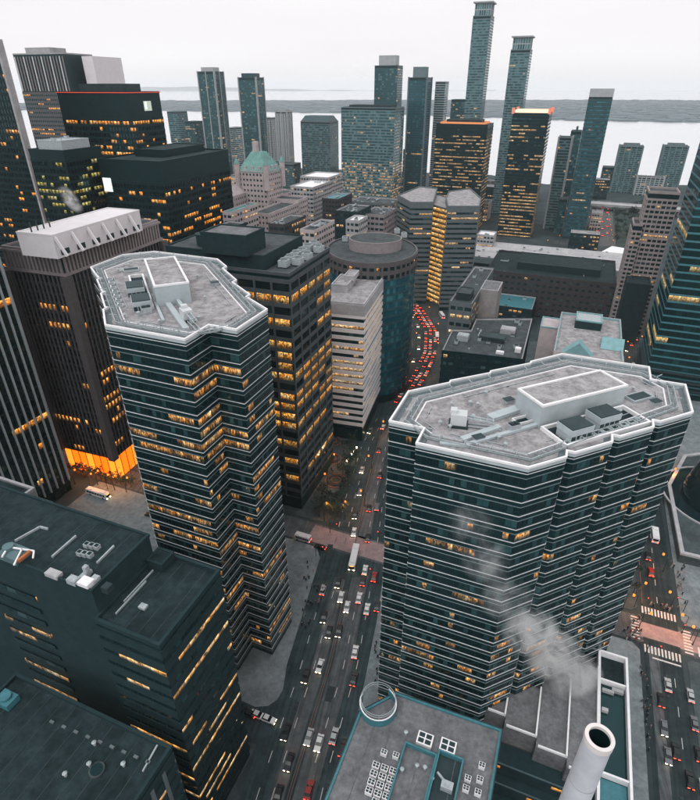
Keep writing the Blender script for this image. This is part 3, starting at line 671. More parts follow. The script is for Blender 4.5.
# white-finned black tower at the picture's side
base = U(72, 489); ub, vb = UV(*base)
P = rgrid(ub - 46, ub, vb - 62, vb)
t = thing('office_tower', 'black glass tower with tall pale vertical fins and a flat podium', 'office tower'); core(t, P, 0, 190, M_blackst)
facade(t, P, 0, 190, random.Random(61), M_glassB, fh=4.0, bay=3.0, sill=.15, head=.85, gap=.3, lit=.04, stay=.5, tone=.05, span=M_blackst, proj=.1, mode='rows')
for i in range(4):
    a, bb = P[i], P[(i + 1) % 4]; L, nb = edge_bays(a, bb, 3.4)
    for k in range(nb + 1):
        q = MB(); cc = on_edge(a, bb, min(max(k / nb, .006), .994), .55); q.box(cc[0], cc[1], 6, 191, .5, .9, -math.degrees(math.atan2(bb[1] - a[1], bb[0] - a[0]))); q.build('fin', mat('fin_grey', (.42, .48, .50), .55, var=.08), t)
roof_parts(t, P, 190, M_tar2, M_conc)
q = rgrid(ub + .4, ub + 17, vb - 52, vb - 22); b = MB(); b.prism(q, 0, 14); b.build('podium', M_concd, t); b = MB(); b.ring(offset(q, .2), offset(q, -.5), 13.8, 14.8); b.build('podium_coping', M_grey, t); b = MB(); b.face([(*p, 14.05) for p in offset(q, -.3)]); b.build('podium_roof', M_tar, t)

# black steel towers behind
def black_tower(label, P, z, seed, lit, glass=M_glassB, corner=None, **k):
    kw = dict(fh=3.9, bay=2.6, sill=.2, head=.78, pier=.35, span=M_blackst, proj=.22, lit=lit, stay=.35, tone=.05, skip_top=12, ground=8, corem=M_blackst); kw.update(k)
    return building('office_tower', label, 'office tower', P, z, M_blackst, seed, deck=M_tar, coping=M_blackst, glass=glass, **kw)
P = rect3(20, 126, (160, 163), (97, 160), (213, 150)); t = black_tower('black steel tower with a small square white sign on its flank', P, 126, 62, .36)
penthouse(t, rect3(20, 131, (163, 149), (118, 150), (206, 143)), 126, 130, M_blackst, M_tar, M_blackst)
a = on_edge(P[0], P[1], .03, .4); 
fe = min(range(4), key=lambda i: P[i][1] + P[(i + 1) % 4][1]); A, B2 = P[fe], P[(fe + 1) % 4]
if A[0] > B2[0]: A, B2 = B2, A
b = MB(); p0, p1 = on_edge(A, B2, .02, .35), on_edge(A, B2, .16, .35); b.face([(*p0, 108), (*p1, 108), (*p1, 116), (*p0, 116)]); b.build('square_sign', M_neon, t)
d = 430; x0, x1, xr = AT(53, 92, d), AT(127, 92, d - 12), AT(157, 92, d + 45)
aa, bb = ax(20); c0 = Vector(x1[:2]); P = ccw([tuple(c0), tuple(c0 - Vector(aa) * 60), tuple(c0 - Vector(aa) * 60 + Vector(bb) * 34), tuple(c0 + Vector(bb) * 34)])
t = black_tower('tallest black steel tower with a red-edged roof and a small pale sign', P, 161, 63, .5, skip_top=16)
b = MB(); b.ring(offset(P, .5), offset(P, .2), 161.0, 161.45); b.build('red_roof_trim', M_neonr, t)
penthouse(t, ccw([tuple(c0 - Vector(aa) * s + Vector(bb) * q_) for s, q_ in ((10, 7), (46, 7), (46, 27), (10, 27))]), 161, 166, M_metald, M_pinkw, M_metald)
A, B2 = P[0], P[1]
e = max(range(4), key=lambda i: P[i][0] + P[(i + 1) % 4][0]); A, B2 = P[e], P[(e + 1) % 4]
if A[1] > B2[1]: A, B2 = B2, A
q = MB(); nx = Vector((B2[1] - A[1], -(B2[0] - A[0]))).normalized()
p0, p1 = on_edge(A, B2, .42, .45), on_edge(A, B2, .66, .45); b = MB(); b.face([(*p0, 150), (*p1, 150), (*p1, 156), (*p0, 156)]); b.build('pale_sign', emit('pale_sign_light', (.55, .62, .52), .7), t)
q0, q1 = on_edge(A, B2, .45, .6), on_edge(A, B2, .51, .6); b = MB(); b.face([(*q0, 151), (*q1, 151), (*q1, 155.6), (*q0, 155.6)]); b.build('sign_mark', M_neon, t)
# ribbed slab far behind with pale flank
d = 640; P, z = far_rect(7, 80, 54, d, 40, 18)
t = building('office_tower', 'ribbed pale-capped slab tower rising behind the black towers', 'office tower', P, z, M_grey, 64, deck=M_tar2, coping=M_conc, corem=M_core, glass=M_glassB, fh=4, bay=2.4, sill=.3, head=.75, pier=.5, span=M_brown, piermat=M_grey, proj=.3, lit=.35, stay=.8, skip_top=34, mode='rows')
b = MB(); q, z2 = far_rect(80, 106, 56, d, 44, 18); b.prism(q, 0, z2); b.build('stone_flank', M_pinkw, t)
for k in range(17):
    a, bb = P[0], P[1]; cc = on_edge(a, bb, (k + .5) / 17, .4); b = MB(); b.box(cc[0], cc[1], z - 32, z - 2, .9, .8, 18); b.build('crown_rib', M_pink if k % 3 else M_pinkw, t)
q, z2 = far_rect(22, 58, 48, d + 8, 22, 18); penthouse(t, q, z - .1, z2, M_conc, M_tar2, M_conc)
# dark tower with white corner at the picture's edge, and low yellow-lit block before it
d = 400; p0 = AT(27, 155, d); b0 = Vector((p0[0], d)); aa, bb = ax(20)
P = ccw([tuple(b0), tuple(b0 - Vector(aa) * 70), tuple(b0 - Vector(aa) * 70 + Vector(bb) * 3.6), tuple(b0 + Vector(bb) * 3.6)])
t = black_tower('dark tower with a broad white corner pier', P, 188, 65, .18, skip_top=4); b = MB(); b.box(b0.x + bb[0] * 1.6, b0.y + bb[1] * 1.6, 0, 190, 1.6, 4.6, 20); b.build('white_corner_pier', M_conc, t)
d = 345; p0 = AT(63, 152, d); b0 = Vector((p0[0], d)); P = ccw([tuple(b0), tuple(b0 - Vector(aa) * 26), tuple(b0 - Vector(aa) * 26 + Vector(bb) * 30), tuple(b0 + Vector(bb) * 30)])
t = black_tower('short dark block with yellow-lit floors and grey rooftop plant', P, p0[2], 66, .4, glass=pane('yellow_glass', (.006, .012, .014), (.02, .04, .04), warm=(.75, .55, .08), pale=(.9, .85, .35)), skip_top=5)
penthouse(t, offset(P, -4), p0[2], p0[2] + 5, M_metal, M_metal, M_metal); clutter(t, P, p0[2] + 5, 3, random.Random(4), inset=6)

# foreground blocks at the lower side -----------------------------------
def ribbon_block(name, label, P, z, seed, lit, **k):
    kw = dict(fh=3.9, bay=2.6, sill=.35, head=.72, span=M_concd, proj=.18, lit=lit, stay=.85, tone=.15, skip_top=2.5, corem=M_core, glass=pane('amber_ribbon_glass', (.010, .022, .025), (.02, .07, .08), warm=(1, .44, .10), pale=(1, .72, .38), gain=1.9)); kw.update(k)
    return building(name, label, 'office block', P, z, M_concd, seed, deck=M_tar, coping=M_concd, **kw)
PL_ = rgrid(-74, -58.2, 48.2, 68.2); t33 = ribbon_block('office_block', 'dark block with long amber ribbon windows beside the avenue', PL_, 73, 71, .38, stay=.72, bay=1.9, floor_p=lambda k, n: (.1, .5, .35, .5, .15, .08, .4, .3, .5, .45, .6, .3)[k % 12], lo=.35)
PU = rgrid(-150, -73.9, 49.5, 66); b = MB(); b.prism(PU, 0, 80); b.build('blank_wing', M_concd, t33)
roof_parts(t33, PU, 80, M_tar, M_concd, .5, .35)
PW2 = rgrid(-125, -89, 49.2, 60); facade(t33, rgrid(-106.2, -92, 49.2, 60), 0, 72, random.Random(9), M_glassG, fh=3.9, bay=2.6, sill=.35, head=.72, lit=.3, stay=.8, lo=.2, hi=.8, mode='rows', edges=None)
penthouse(t33, rgrid(-73.6, -69.5, 63.5, 67.6), 73, 75.2, M_concd, M_tar, M_concd, .2)
for u_, v0_, v1_ in ((-71.2, 51, 60), (-71.8, 54, 63)): b = MB(); b.bar((*G(u_, v0_), 73.3), (*G(u_, v1_), 73.3), .25, .4); b.build('roof_pipe', M_metal, t33)
c = U(133, 610, 74)
for (x, y, w_, h_, ln, m_) in [(53, 572, 3.2, .9, 1.6, M_conc), (73, 579, 2.2, 1.2, 1.5, M_metal), (86, 582, 2.6, 1.4, 2.0, M_white), (95, 578, 1.4, 1.2, 1.4, M_metal), (87, 572, .9, 2.6, .9, M_metal), (107, 587, 1.6, 1.4, 1.6, M_metald), (82, 575, 1.2, .8, 4, M_metal)]:
    c = U(x, y, 81); b = MB(); b.box(c[0], c[1], 80.02, 80 + h_, w_, ln, GA); b.box(c[0], c[1], 80 + h_, 80.06 + h_, w_ * .8, ln * .8, GA); b.build('roof_unit', m_, t33)
for (x, y) in [(92, 546), (85, 554)]:
    for i in range(3):
        c = U(x - 5 + i * 5, y - 1.0 + i * 1.0, 80.5); b = MB(); b.box(c[0], c[1], 80.02, 81, 1.1, 1.1, GA); b.box(c[0], c[1], 81, 81.05, .8, .8, GA, 1); b.build('vent_cowl', [M_metal, M_blackst], t33)
for p, q in [((52, 557), (76, 536)), ((97, 563), (114, 546)), ((15, 541), (40, 527)), ((40, 527), (48, 529))]:
    a_, b_ = U(*p, 80.3), U(*q, 80.3); b = MB(); b.bar((*a_, 80.3), (*b_, 80.3), .35, .5); b.build('roof_pipe', M_metal, t33)
c = U(14, 553, 81); b = MB(); b.box(c[0], c[1], 80.02, 81.6, 5.2, 3.6, GA); b.tube(c[0] - 1.2, c[1] + .6, 81.6, 82.4, 1.1, 14); b.build('plant_enclosure', mat('grey_teal_casing', (.10, .17, .18), .6), t33)
for i, p in enumerate([((8, 552), (34, 556)), ((34, 556), (33, 563)), ((8, 552), (2, 562)), ((22, 554), (14, 570))]): a_, b_ = U(p[0][0], p[0][1] - 5, 82), U(p[1][0], p[1][1] - 5, 82); b = MB(); b.bar((*a_, 82), (*b_, 82), .3); b.build('white_pipe', M_white, t33)
c = U(24, 556, 82); b = MB(); b.box(c[0], c[1], 81.6, 82.2, .6, 3.0, GA); b.build('orange_duct', mat('orange_duct_paint', (.45, .14, .05), .6), t33)
b = MB(); c = U(143, 606, 73.5); b.box(c[0], c[1], 73.02, 73.6, 1.6, 1.2, GA); b.build('hatch', M_metal, t33)
def seams(par, u0, u1, v0, v1, z, step, m, cross=False):
    k = u0 + step
    while k < u1:
        b = MB(); b.box(*G(k, (v0 + v1) / 2), z, z + .05, .14, v1 - v0 - 1.2, GA); b.build('roof_seam', m, par); k += step
M_seam = mat('roof_seam', (.045, .055, .058), .8, var=.3, scale=1)
seams(t33, -149, -74.5, 49.5, 66, 80.03, 3.1, M_seam); seams(t33, -73.5, -58.8, 48.2, 68, 73.03, 3.1, M_seam)
# low roof right under the camera
P34 = rgrid(-98, -55.7, 12, 42.6)
t = ribbon_block('office_block', 'lower tar-roofed block with pale corner piers and a row of roof plates', P34, 50, 72, .2, pier=.9, piermat=M_grey, bay=3.4)
seams(t, -97, -56.5, 12, 42.6, 50.04, 3.4, M_seam)
for i in range(9):
    c = U(52 + i * 12, 722 + i * 5, 50.2); b = MB(); b.box(c[0], c[1], 50.03, 50.4, 1.0, .5, GA); b.build('roof_plate', M_grey, t)
c = U(96, 768, 51); b = MB(); b.tube(*c, 50.03, 50.5, 1.5, 18, 0); b.tube(*c, 50.5, 50.55, 1.2, 18, 1); b.build('round_hatch', [M_tar2, M_blackst], t)
for x, y in ((90, 766), (66, 776), (95, 745), (124, 766)): c = U(x, y, 50); put('vent', unit_mesh('vent'), t, loc=(*c, 50.03))
a_, b_ = U(158, 745, 50), U(143, 772, 50); b = MB(); b.bar((*a_, 50.2), (*b_, 50.2), .3, .4); b.build('roof_pipe', M_metal, t)
c = U(8, 702, 50); b = MB(); b.box(c[0], c[1], 50.03, 51.6, 4, 3, GA); b.tube(c[0], c[1], 51.6, 52.2, 1.2, 12); b.build('roof_unit', M_tealm, t)
P35 = rgrid(-150, -93, -30, 25); 
# pale box-topped block between the finned tower and the dark block
Pb = rect3(GA, 92, (21, 497), (-40, 470), (-8, 512)); Pb = [(-0 + p[0], p[1]) for p in Pb]
c = Vector(U(20, 500, 73)); aa, bb = ax(GA); Pb = ccw([tuple(c), tuple(c - Vector(aa) * 26), tuple(c - Vector(aa) * 26 + Vector(bb) * 4.5), tuple(c + Vector(bb) * 4.5)])
t = thing('office_block', 'pale grey windowless box with a dark recessed roof', 'office block'); core(t, Pb, 0, 73, mat('pale_grey_panel', (.26, .30, .32), .6, var=.1)); roof_parts(t, Pb, 73, M_tar, M_conc, .7, .6)
b = MB(); b.ring(offset(Pb, .25), offset(Pb, -.02), 62, 63); b.build('ledge', M_metald, t)

# building below with teal-edged roof ------------------------------------
P36 = rgrid(-25.6, 5.2, 18, 77.4); P36 = ccw([G(-25.6, 18), G(5.4, 18), G(5.4, 77.2), G(-19.2, 76.6), G(-25.6, 69)])
t = building('office_block', 'grey gravel-roofed block with teal parapet and rows of air handlers', 'office block', P36, 40, M_tealm, 81, deck=M_gravel2, coping=M_tealm, ph=.5, corem=M_core, glass=M_glassT, fh=4, bay=3, sill=.15, head=.8, span=M_metald, proj=.2, lit=.1)
q = rect3(GA, 41, (406, 745), (391, 800), (464, 762)); P = rgrid(*[UV(*U(*p, 41))[0] for p in ((405, 742), (438, 752))], 30, UV(*U(406, 742, 41))[1])
r = MB(); r.ring(P, offset(P, -.35), 40.03, 41.3); r.build('plant_screen', M_tealm, t)
P = rgrid(UV(*U(438, 752, 41))[0] + .05, UV(*U(464, 760, 41))[0], 30, UV(*U(440, 750, 41))[1]); r = MB(); r.ring(P, offset(P, -.35), 40.03, 41.4); r.build('plant_screen', M_tealm, t); b = MB(); b.face([(*p, 40.06) for p in P]); b.build('plant_floor', M_metald, t)
def grill(x, y, s=2.2):
    c = U(x, y, 41); b = MB(); b.box(c[0], c[1], 40.03, 41.2, s, s * .8, GA, 0)
    for i in (-.5, .5):
        for j in (-.5, .5): k = G(i * s * .45, j * s * .36); b.box(c[0] + k[0], c[1] + k[1], 41.2, 41.24, s * .36, s * .28, GA, 1)
    b.build('fan_unit', [M_white, M_metald], t)
seams(t, -25, 5, 20, 68, 40.03, 3.7, mat('gravel_seam', (.13, .13, .135), .9, var=.3, scale=1)); grill(425, 739, 3.4); grill(448, 746, 3.4)
for i in range(3):
    for j in range(5): grill(376 + i * 8.5 - j * 2.3, 765 + i * 3 + j * 8.5, 1.5) if (i, j) != (0, 4) else None
for x, y in ((384, 752), (396, 755), (482, 765), (480, 779), (478, 792), (466, 788), (468, 778)): grill(x, y, 1.3)
c = U(447, 786, 41); b = MB(); b.box(c[0], c[1], 40.08, 41.6, 2.4, 1.6, GA); b.bar((c[0] - 1.6, c[1] + 2.6, 41), (c[0], c[1] + .4, 41), .4); b.build('air_handler', M_metal, t)
for x, y in ((406, 733), (417, 766), (425, 768), (402, 770), (432, 779)): c = U(x, y, 40.5); put('vent', unit_mesh('vent'), t, loc=(*c, 40.03))
c = U(378, 706, 41)
b = MB()   # curved glass drum at the roof corner
n = 22; r0, r1 = 4.3, 4.0
for k in range(n):
    a0, a1 = [R(150 + 260 * j / n) for j in (k, k + 1)]
    for ra, rb, z0, z1, mm in ((r0, r1, 39.5, 42.4, 0),):
        q4 = lambda r_, a_, z_: (c[0] + r_ * math.cos(a_), c[1] + r_ * math.sin(a_), z_)
        b.face([q4(ra, a0, z0), q4(ra, a1, z0), q4(ra, a1, z1), q4(ra, a0, z1)], 0); b.face([q4(rb, a0, z1), q4(rb, a1, z1), q4(rb, a1, z0), q4(rb, a0, z0)], 0); b.face([q4(ra, a0, z1), q4(ra, a1, z1), q4(rb, a1, z1), q4(rb, a0, z1)], 1)
b.build('curved_screen', [M_tealm, M_white], t)
for q_ in range(8): b = MB(); b.box(c[0] + 3.95 * math.cos(q_ * .785), c[1] + 3.95 * math.sin(q_ * .785), 42.4, 44.0, .1, .1); b.build('rail_post', M_metal, t)
for zz in (43.1, 43.9):
    b = MB(); PP = [(c[0] + 3.95 * math.cos(i * math.pi / 12), c[1] + 3.95 * math.sin(i * math.pi / 12)) for i in range(24)]; b.ring(offset(PP, .05), offset(PP, -.05), zz, zz + .1); b.build('hoop_rail', M_metal, t)

# stepped podium of the wide tower and skylit wing
t = thing('podium', 'stepped concrete podium terraces at the foot of the wide tower', 'podium')
for k, (u0, u1, v0, v1, z) in enumerate([(1.5, 6.5, 92.3, 98, 22), (6.6, 14.6, 90, 104, 21.6), (14.7, 22.1, 88, 110, 21.2), (22.2, 29.2, 86, 117, 20.8)]):
    P = rgrid(u0, u1, v0, v1); b = MB(); b.prism(P, 0, z); o = b.build('terrace', M_tar2 if 0 else M_gravel2, t)
    b = MB(); b.box(*G(u1 - .2, (v0 + v1) / 2), z, z + 1.0, .4, v1 - v0, GA); b.box(*G((u0 + u1) / 2, v0 + .2), z, z + .7, u1 - u0 - .9, .4, GA); b.build('terrace_wall', M_white, o)
for k, (v0, z) in enumerate([(87.5, 15), (85, 10.5), (82.5, 6)]):
    P = rgrid(3, 29, v0 - 3.5 + k * .01, v0 + 2 + k * .01); b = MB(); b.prism(P, 0, z); b.build('lower_step', M_concd, t); b = MB(); b.box(*G(16, v0 - 3.4), z, z + .3, 26, .3, GA); b.build('step_edge', M_alu2, t)
    for i in range(5):
        if (i * 7 + k * 3) % 4 < 2: b = MB(); q0, q1 = G(5 + i * 5, v0 - 3.55), G(7.5 + i * 5, v0 - 3.55); b.face([(*q0, z - 2), (*q1, z - 2), (*q1, z - .8), (*q0, z - .8)], 0, .8, 0); b.build('window', M_glassB, t)
t = thing('skylit_wing', 'narrow white-edged wing with sunken glass courts along the side street', 'building')
P = rgrid(29.3, 37, 80, 124); b = MB(); b.prism(P, 0, 18.5); b.build('wall', M_core, t)
r = MB(); r.ring(offset(P, .1), offset(P, -.55), 18.5, 20.6); r.build('parapet', M_white, t)
for v in (114.5, 88.5): b = MB(); b.box(*G(33.1, v), 18.52, 20.4, 6.6, .5, GA); b.build('cross_wall', M_white, t)
P2 = rgrid(30.2, 36.2, 89, 114); b = MB(); b.face([(*p, 18.6) for p in P2], 0, 0, .1); b.build('glass_roof', M_glassA, t); P2 = rgrid(30.2, 36.2, 115, 123.2); b = MB(); b.face([(*p, 18.56) for p in P2]); b.build('court_floor', M_tar, t)
P2 = rgrid(30.2, 36.2, 80.8, 88); b = MB(); b.face([(*p, 18.6) for p in P2]); b.build('teal_skylight', M_tealm, t)
for (u, v, a, b_) in ((32, 112, 3, .8), (34.5, 113, 3, 1), (31.2, 106, 1.6, 1)): b = MB(); b.box(*G(u, v), 18.62, 19.6, a, b_, GA); b.build('roof_unit', M_conc, t)
P2 = rgrid(37.15, 39.6, 84, 125); b = MB(); b.prism(P2, 4.6, 5.0, bottom=True); b.build('glass_canopy', M_tealm, t)
for v in range(86, 126, 6): b = MB(); b.box(*G(39.2, v), .14, 4.6, .3, .3, GA); b.build('canopy_post', M_metald, t)
# white smokestack
c = U(600, 737, 95); t = thing('smokestack', 'tall white round smokestack with an open dark mouth', 'chimney')
NS = 40; b = MB(); b.tube(*c, 0, 94.2, 2.25, NS, 0, 1.68, False); o = b.build('shaft', mat('smooth_white_shaft', (.62, .64, .68), .55, var=.06, scale=.5, stain=.18), t)
for p_ in o.data.polygons: p_.use_smooth = True
for zz in range(40, 94, 9):
    b = MB(); b.tube(*c, zz, zz + .12, 2.25 - .57 * zz / 94.2 + .025, NS, 0, None, False); b.build('joint_band', M_conc, t)
b = MB(); cir = lambda r_: [(c[0] + r_ * math.cos(i * 2 * math.pi / NS), c[1] + r_ * math.sin(i * 2 * math.pi / NS)) for i in range(NS)]
b.ring(cir(1.76), cir(1.3), 94.0, 95.0); b.build('rim', mat('cream_rim', (.75, .70, .68), .6, var=.05), t)
b = MB(); b.tube(*c, 86, 94.5, 1.29, NS, 0, 1.29, False); b.face([(*p, 86.2) for p in cir(1.5)]); b.build('flue', M_blackst, t)

# ================================================================== mid-distance buildings
def low(name, label, P, z, wall, seed, cat='low-rise', group=None, deck=None, cop=None, roof=3, **k):
    kw = dict(fh=4.0, bay=3.4, sill=.3, head=.75, pier=.9, span=wall, proj=.2, lit=.2, stay=.5, tone=.2, mode='joined', corem=M_core, glass=M_glassG); kw.update(k)
    return building(name, label, cat, P, z, wall, seed, deck=deck or M_tar2, coping=cop or M_conc, group=group, roof=roof, **kw)
# flat-roofed block with pale roof edge, across the jammed street
P = ccw([U(x, y, 45) for x, y in [(442, 352), (452, 331), (471, 331.6), (476, 320), (532, 320), (522, 361)]])
t = low('office_block', 'dark flat-roofed block with pale-edged stepped roof full of plant', P, 45, M_core, 101, deck=M_tar2, cop=M_conc, roof=14, lit=.03)
for (x, y, w_, d_, h_, m_) in [(492, 338, 14, 7, 2.2, M_metald), (463, 338, 6, 5, 3, M_metal), (508, 331, 8, 6, 2.6, M_conc), (500, 352, 4, 2, 1.2, M_white), (518, 350, 3, 3, 2, M_white)]:
    c = U(x, y, 46); b = MB(); b.box(c[0], c[1], 45.03, 45 + h_, w_, d_, GA); b.box(c[0], c[1], 45 + h_, 45.3 + h_, w_ * .9, d_ * .9, GA); b.build('roof_plant', m_, t)
P = rgrid(-59, -46.5, 297, 372); t = low('office_block', 'grey block with a square window grid facing the jammed street', P, 58, M_grey, 102, roof=6, lit=.3, mode='rows', fh=5, bay=4)
penthouse(t, rgrid(-46.4, -36, 322, 340), 0, 60, mat('tan_render', (.30, .28, .275), .85), M_gravel2, M_conc); penthouse(t, rgrid(-57, -49, 304, 316), 58, 62, M_metald, M_tar2, M_metald)
# cream block with aqua gables
P = rgrid(1, 29, 240, 292); t = low('apartment_block', 'cream stone block with pale aqua gabled roof trim and stepped balconies', P, 62, M_cream, 103, deck=M_gravel, cop=M_aqua, roof=2, lit=.05, fh=3.6, bay=4.0, sill=.3, head=.75, pier=2.0, mode='rows')
def gable(t, u0, u1, v0, v1, z, h, m, name='gable_roof', axis='v'):
    b = MB(); g = lambda u, v, zz: (*G(u, v), zz)
    if axis == 'v':
        um = (u0 + u1) / 2
        b.face([g(u0, v0, z), g(um, v0, z + h), g(um, v1, z + h), g(u0, v1, z)]); b.face([g(um, v0, z + h), g(u1, v0, z), g(u1, v1, z), g(um, v1, z + h)])
        b.face([g(u0, v0, z), g(u1, v0, z), g(um, v0, z + h)]); b.face([g(u1, v1, z), g(u0, v1, z), g(um, v1, z + h)])
    else:
        vm = (v0 + v1) / 2
        b.face([g(u0, v0, z), g(u1, v0, z), g(u1, vm, z + h), g(u0, vm, z + h)]); b.face([g(u0, vm, z + h), g(u1, vm, z + h), g(u1, v1, z), g(u0, v1, z)])
        b.face([g(u0, v1, z), g(u0, v0, z), g(u0, vm, z + h)]); b.face([g(u1, v0, z), g(u1, v1, z), g(u1, vm, z + h)])
    return b.build(name, m, t)
gable(t, 4, 17, 239.6, 245, 62.2, 6, M_aqua); gable(t, 20, 29.5, 252, 262, 62.2, 4, M_aqua, axis='u')
b = MB(); b.prism(rgrid(4.6, 16.4, 239.2, 239.58), 54, 63); b.build('gable_wall', M_cream, t)
penthouse(t, rgrid(8, 20, 274, 286), 62, 66, M_concd, M_metal, M_aqua)
for i in range(4):
    b = MB(); P2 = rgrid(29.1, 31.2, 241 + i * 12.5, 248 + i * 12.5); b.prism(P2, 0, 58 - i * 1.2, 0); b.build('balcony_bay', M_cream, t)
q = rgrid(-8, 1, 285, 300); penthouse(t, q, 0, 56, M_cream, M_cream, M_aqua)
# long brick station building and train shed roofs
P = rgrid(-62, 36, 452, 520); t = low('station_building', 'long dark brick building with rows of small square windows', P, 33, M_brick, 104, cat='building', deck=M_tar, cop=M_brick, roof=10, lit=.05, fh=4.6, bay=5, pier=2.4, sill=.35, head=.75)
penthouse(t, rgrid(-40, 24, 470, 505), 33, 38, M_concd, M_tar, M_concd)
P = rgrid(-62, -20, 420, 451); low('annex_block', 'low teal-roofed annex in front of the brick station', P, 16, M_concd, 105, cat='building', deck=M_tealm, roof=3)
t = thing('train_shed', 'long pale train shed roof with small roof vents behind the brick station', 'train shed')
for k in range(4):
    P = rgrid(-100 + k * .0, 62, 540 + k * 24, 562.5 + k * 24); b = MB(); b.prism(P, 0, 15 - k * .3); b.build('shed_bay', M_concd, t); gable(t, -100, 62, 540 + k * 24, 562.5 + k * 24, 15.02 - k * .3, 2.0, M_conc if k > 0 else M_metald, 'shed_roof', 'u')
rg = random.Random(7)
for k in range(40): c = G(rg.uniform(-95, 58), rg.uniform(542, 630)); put('hatch', unit_mesh('hatch'), t, loc=(*c, 15.5), rz=R(-GA))
P = rgrid(40, 110, 470, 500); b = MB(); t = thing('footbridge_hall', 'white swept canopy roof linking to the station', 'canopy'); 
P = ccw([U(x, y, 14) for x, y in [(595, 255), (612, 246), (636, 250), (646, 255), (622, 257), (600, 261)]]); b.prism(P, 12.6, 14, bottom=True); b.build('canopy_roof', M_white, t)
for x, y in ((602, 258), (620, 254), (638, 252)): c = U(x, y, 13); b = MB(); b.box(c[0], c[1], 0, 12.6, 1, 1, GA); b.build('canopy_post', M_conc, t)
# chateau hotel with green copper roof
t = thing('chateau_hotel', 'cream stone chateau hotel with a steep green copper roof and chimney', 'hotel')
d = 500; xa, xb = AT(239, 172, d)[0], AT(277, 172, d)[0]; ze, zp = AT(258, 172, d)[2], AT(258, 153, d)[2]
cx = (xa + xb) / 2; wd = 27; u0, v0 = UV(cx, d + 12); P = rgrid(u0 - wd / 2, u0 + wd / 2, v0 - wd / 2, v0 + wd / 2)
core(t, P, 0, ze, M_cream); facade(t, P, 0, ze, random.Random(31), M_glassG, fh=4.2, bay=3.2, sill=.3, head=.7, pier=1.6, span=M_cream, proj=.25, lit=.06, mode='joined')
Pi = [tuple(Vector(P[i]) * .35 + Vector((sum(p[0] for p in P) / 4, sum(p[1] for p in P) / 4)) * .65) for i in range(4)]; Po = offset(P, .6); b = MB()
for i in range(4): b.face([(*Po[i], ze), (*Po[(i + 1) % 4], ze), (*Pi[(i + 1) % 4], zp), (*Pi[i], zp)])
b.face([(*p, zp) for p in Pi]); rf = b.build('roof', M_copper, t)
b = MB(); c = (sum(p[0] for p in P) / 4, sum(p[1] for p in P) / 4); b.box(c[0] - 2, c[1] - 2, zp - 2, zp + 8, 4, 4, GA); b.build('chimney', M_cream, rf)
for i in range(4):
    for f in (.25, .5, .75):
        q = on_edge(P[i], P[(i + 1) % 4], f, -2.6); b = MB(); b.box(q[0], q[1], ze, ze + 4.4, 2.4, 4, -math.degrees(math.atan2(P[(i + 1) % 4][1] - P[i][1], P[(i + 1) % 4][0] - P[i][0])), 0); b.build('dormer', M_cream, rf)
for i in range(4): b = MB(); b.tube(*Po[i], ze - 14, ze + 6, 2.4, 10, 0); b.tube(*Po[i], ze + 6, ze + 11, 2.6, 10, 1, .1); b.build('turret', [M_cream, M_copper], t)
for (du0, du1, dv0, dv1, z) in [(-34, -13.6, -8, 10, ze - 22), (13.6, 40, -8, 10, ze - 22), (8, 24, -42, -14, ze - 30), (24.2, 40, -60, -9, ze - 24), (-22, -8, -34, -14, ze - 18), (-52, -34.2, -10, 16, ze - 38)]:
    P = rgrid(u0 + du0, u0 + du1, v0 + dv0, v0 + dv1); core(t, P, 0, z, M_cream, 'wing'); facade(t, P, 0, z, random.Random(int(du0 * 7 + 900)), M_glassG, fh=4.2, bay=3.4, sill=.3, head=.72, pier=1.7, span=M_cream, proj=.22, lit=.05, mode='joined'); roof_parts(t, P, z, M_tar2, M_cream, 1.2)
gable(t, u0 - 22, u0 - 8, v0 - 34.2, v0 - 14, ze - 17.9, 8, M_cream, 'stone_gable')
# roofscape between the black towers and the round block
def pxlow(label, xl, xr, yt, d, depth, wall, seed, name='low_building', **k):
    P, z = far_rect(xl, xr, yt, d, depth, GA); return low(name, label, P, z, wall, seed, **k), P, z
pxlow('low building with a pale green metal roof below the chateau hotel', 222, 250, 214, 380, 34, M_cream, 111, deck=M_copper, cop=M_aqua, roof=1)
pxlow('cream stone block with tall window bays behind the dark stone-grid tower', 300, 333, 232, 330, 30, M_cream, 112, roof=5, mode='rows')
pxlow('dark brick block with grey roof plant beside the cream bays', 268, 302, 226, 350, 30, M_brick, 113, roof=6)
pxlow('grey concrete roof box beside the black steel tower', 205, 240, 232, 345, 26, M_concd, 114, roof=5)
pxlow('white flat-roofed hall beyond the chateau hotel', 290, 330, 188, 560, 44, M_conc, 115, deck=M_white, roof=2)
pxlow('pale grey hall with barrel roof beside the white hall', 300, 342, 178, 640, 40, M_conc, 116, deck=M_white, roof=0)
pxlow('brick block with green roof hatch in front of the grey glass office', 322, 352, 200, 520, 34, M_brick, 117, deck=M_tealm, roof=6)
pxlow('dark roofed block crowded with plant beside the round teal block', 335, 372, 213, 430, 30, M_concd, 118, roof=9)
pxlow('pink stone block with a flat roof beside the granite twin towers', 362, 398, 216, 440, 30, M_pink, 119, roof=5)
pxlow('small white-roofed pavilion behind the round teal block', 346, 368, 222, 400, 18, M_conc, 120, deck=M_white, roof=3)
pxlow('grey terrace block at the foot of the grey glass office', 350, 402, 204, 560, 30, M_grey, 121, roof=8, lit=.5)
pxlow('cream block with a grey roof left of the white hall', 262, 292, 196, 610, 36, M_cream, 122, roof=4)
pxlow('dark low block with lit eaves under the slim white tower', 225, 262, 178, 680, 40, M_cream, 123, roof=5, lit=.5)
pxlow('white-roofed rail depot before the dark lit office', 478, 500, 236, 600, 20, M_conc, 124, deck=M_white, roof=2)
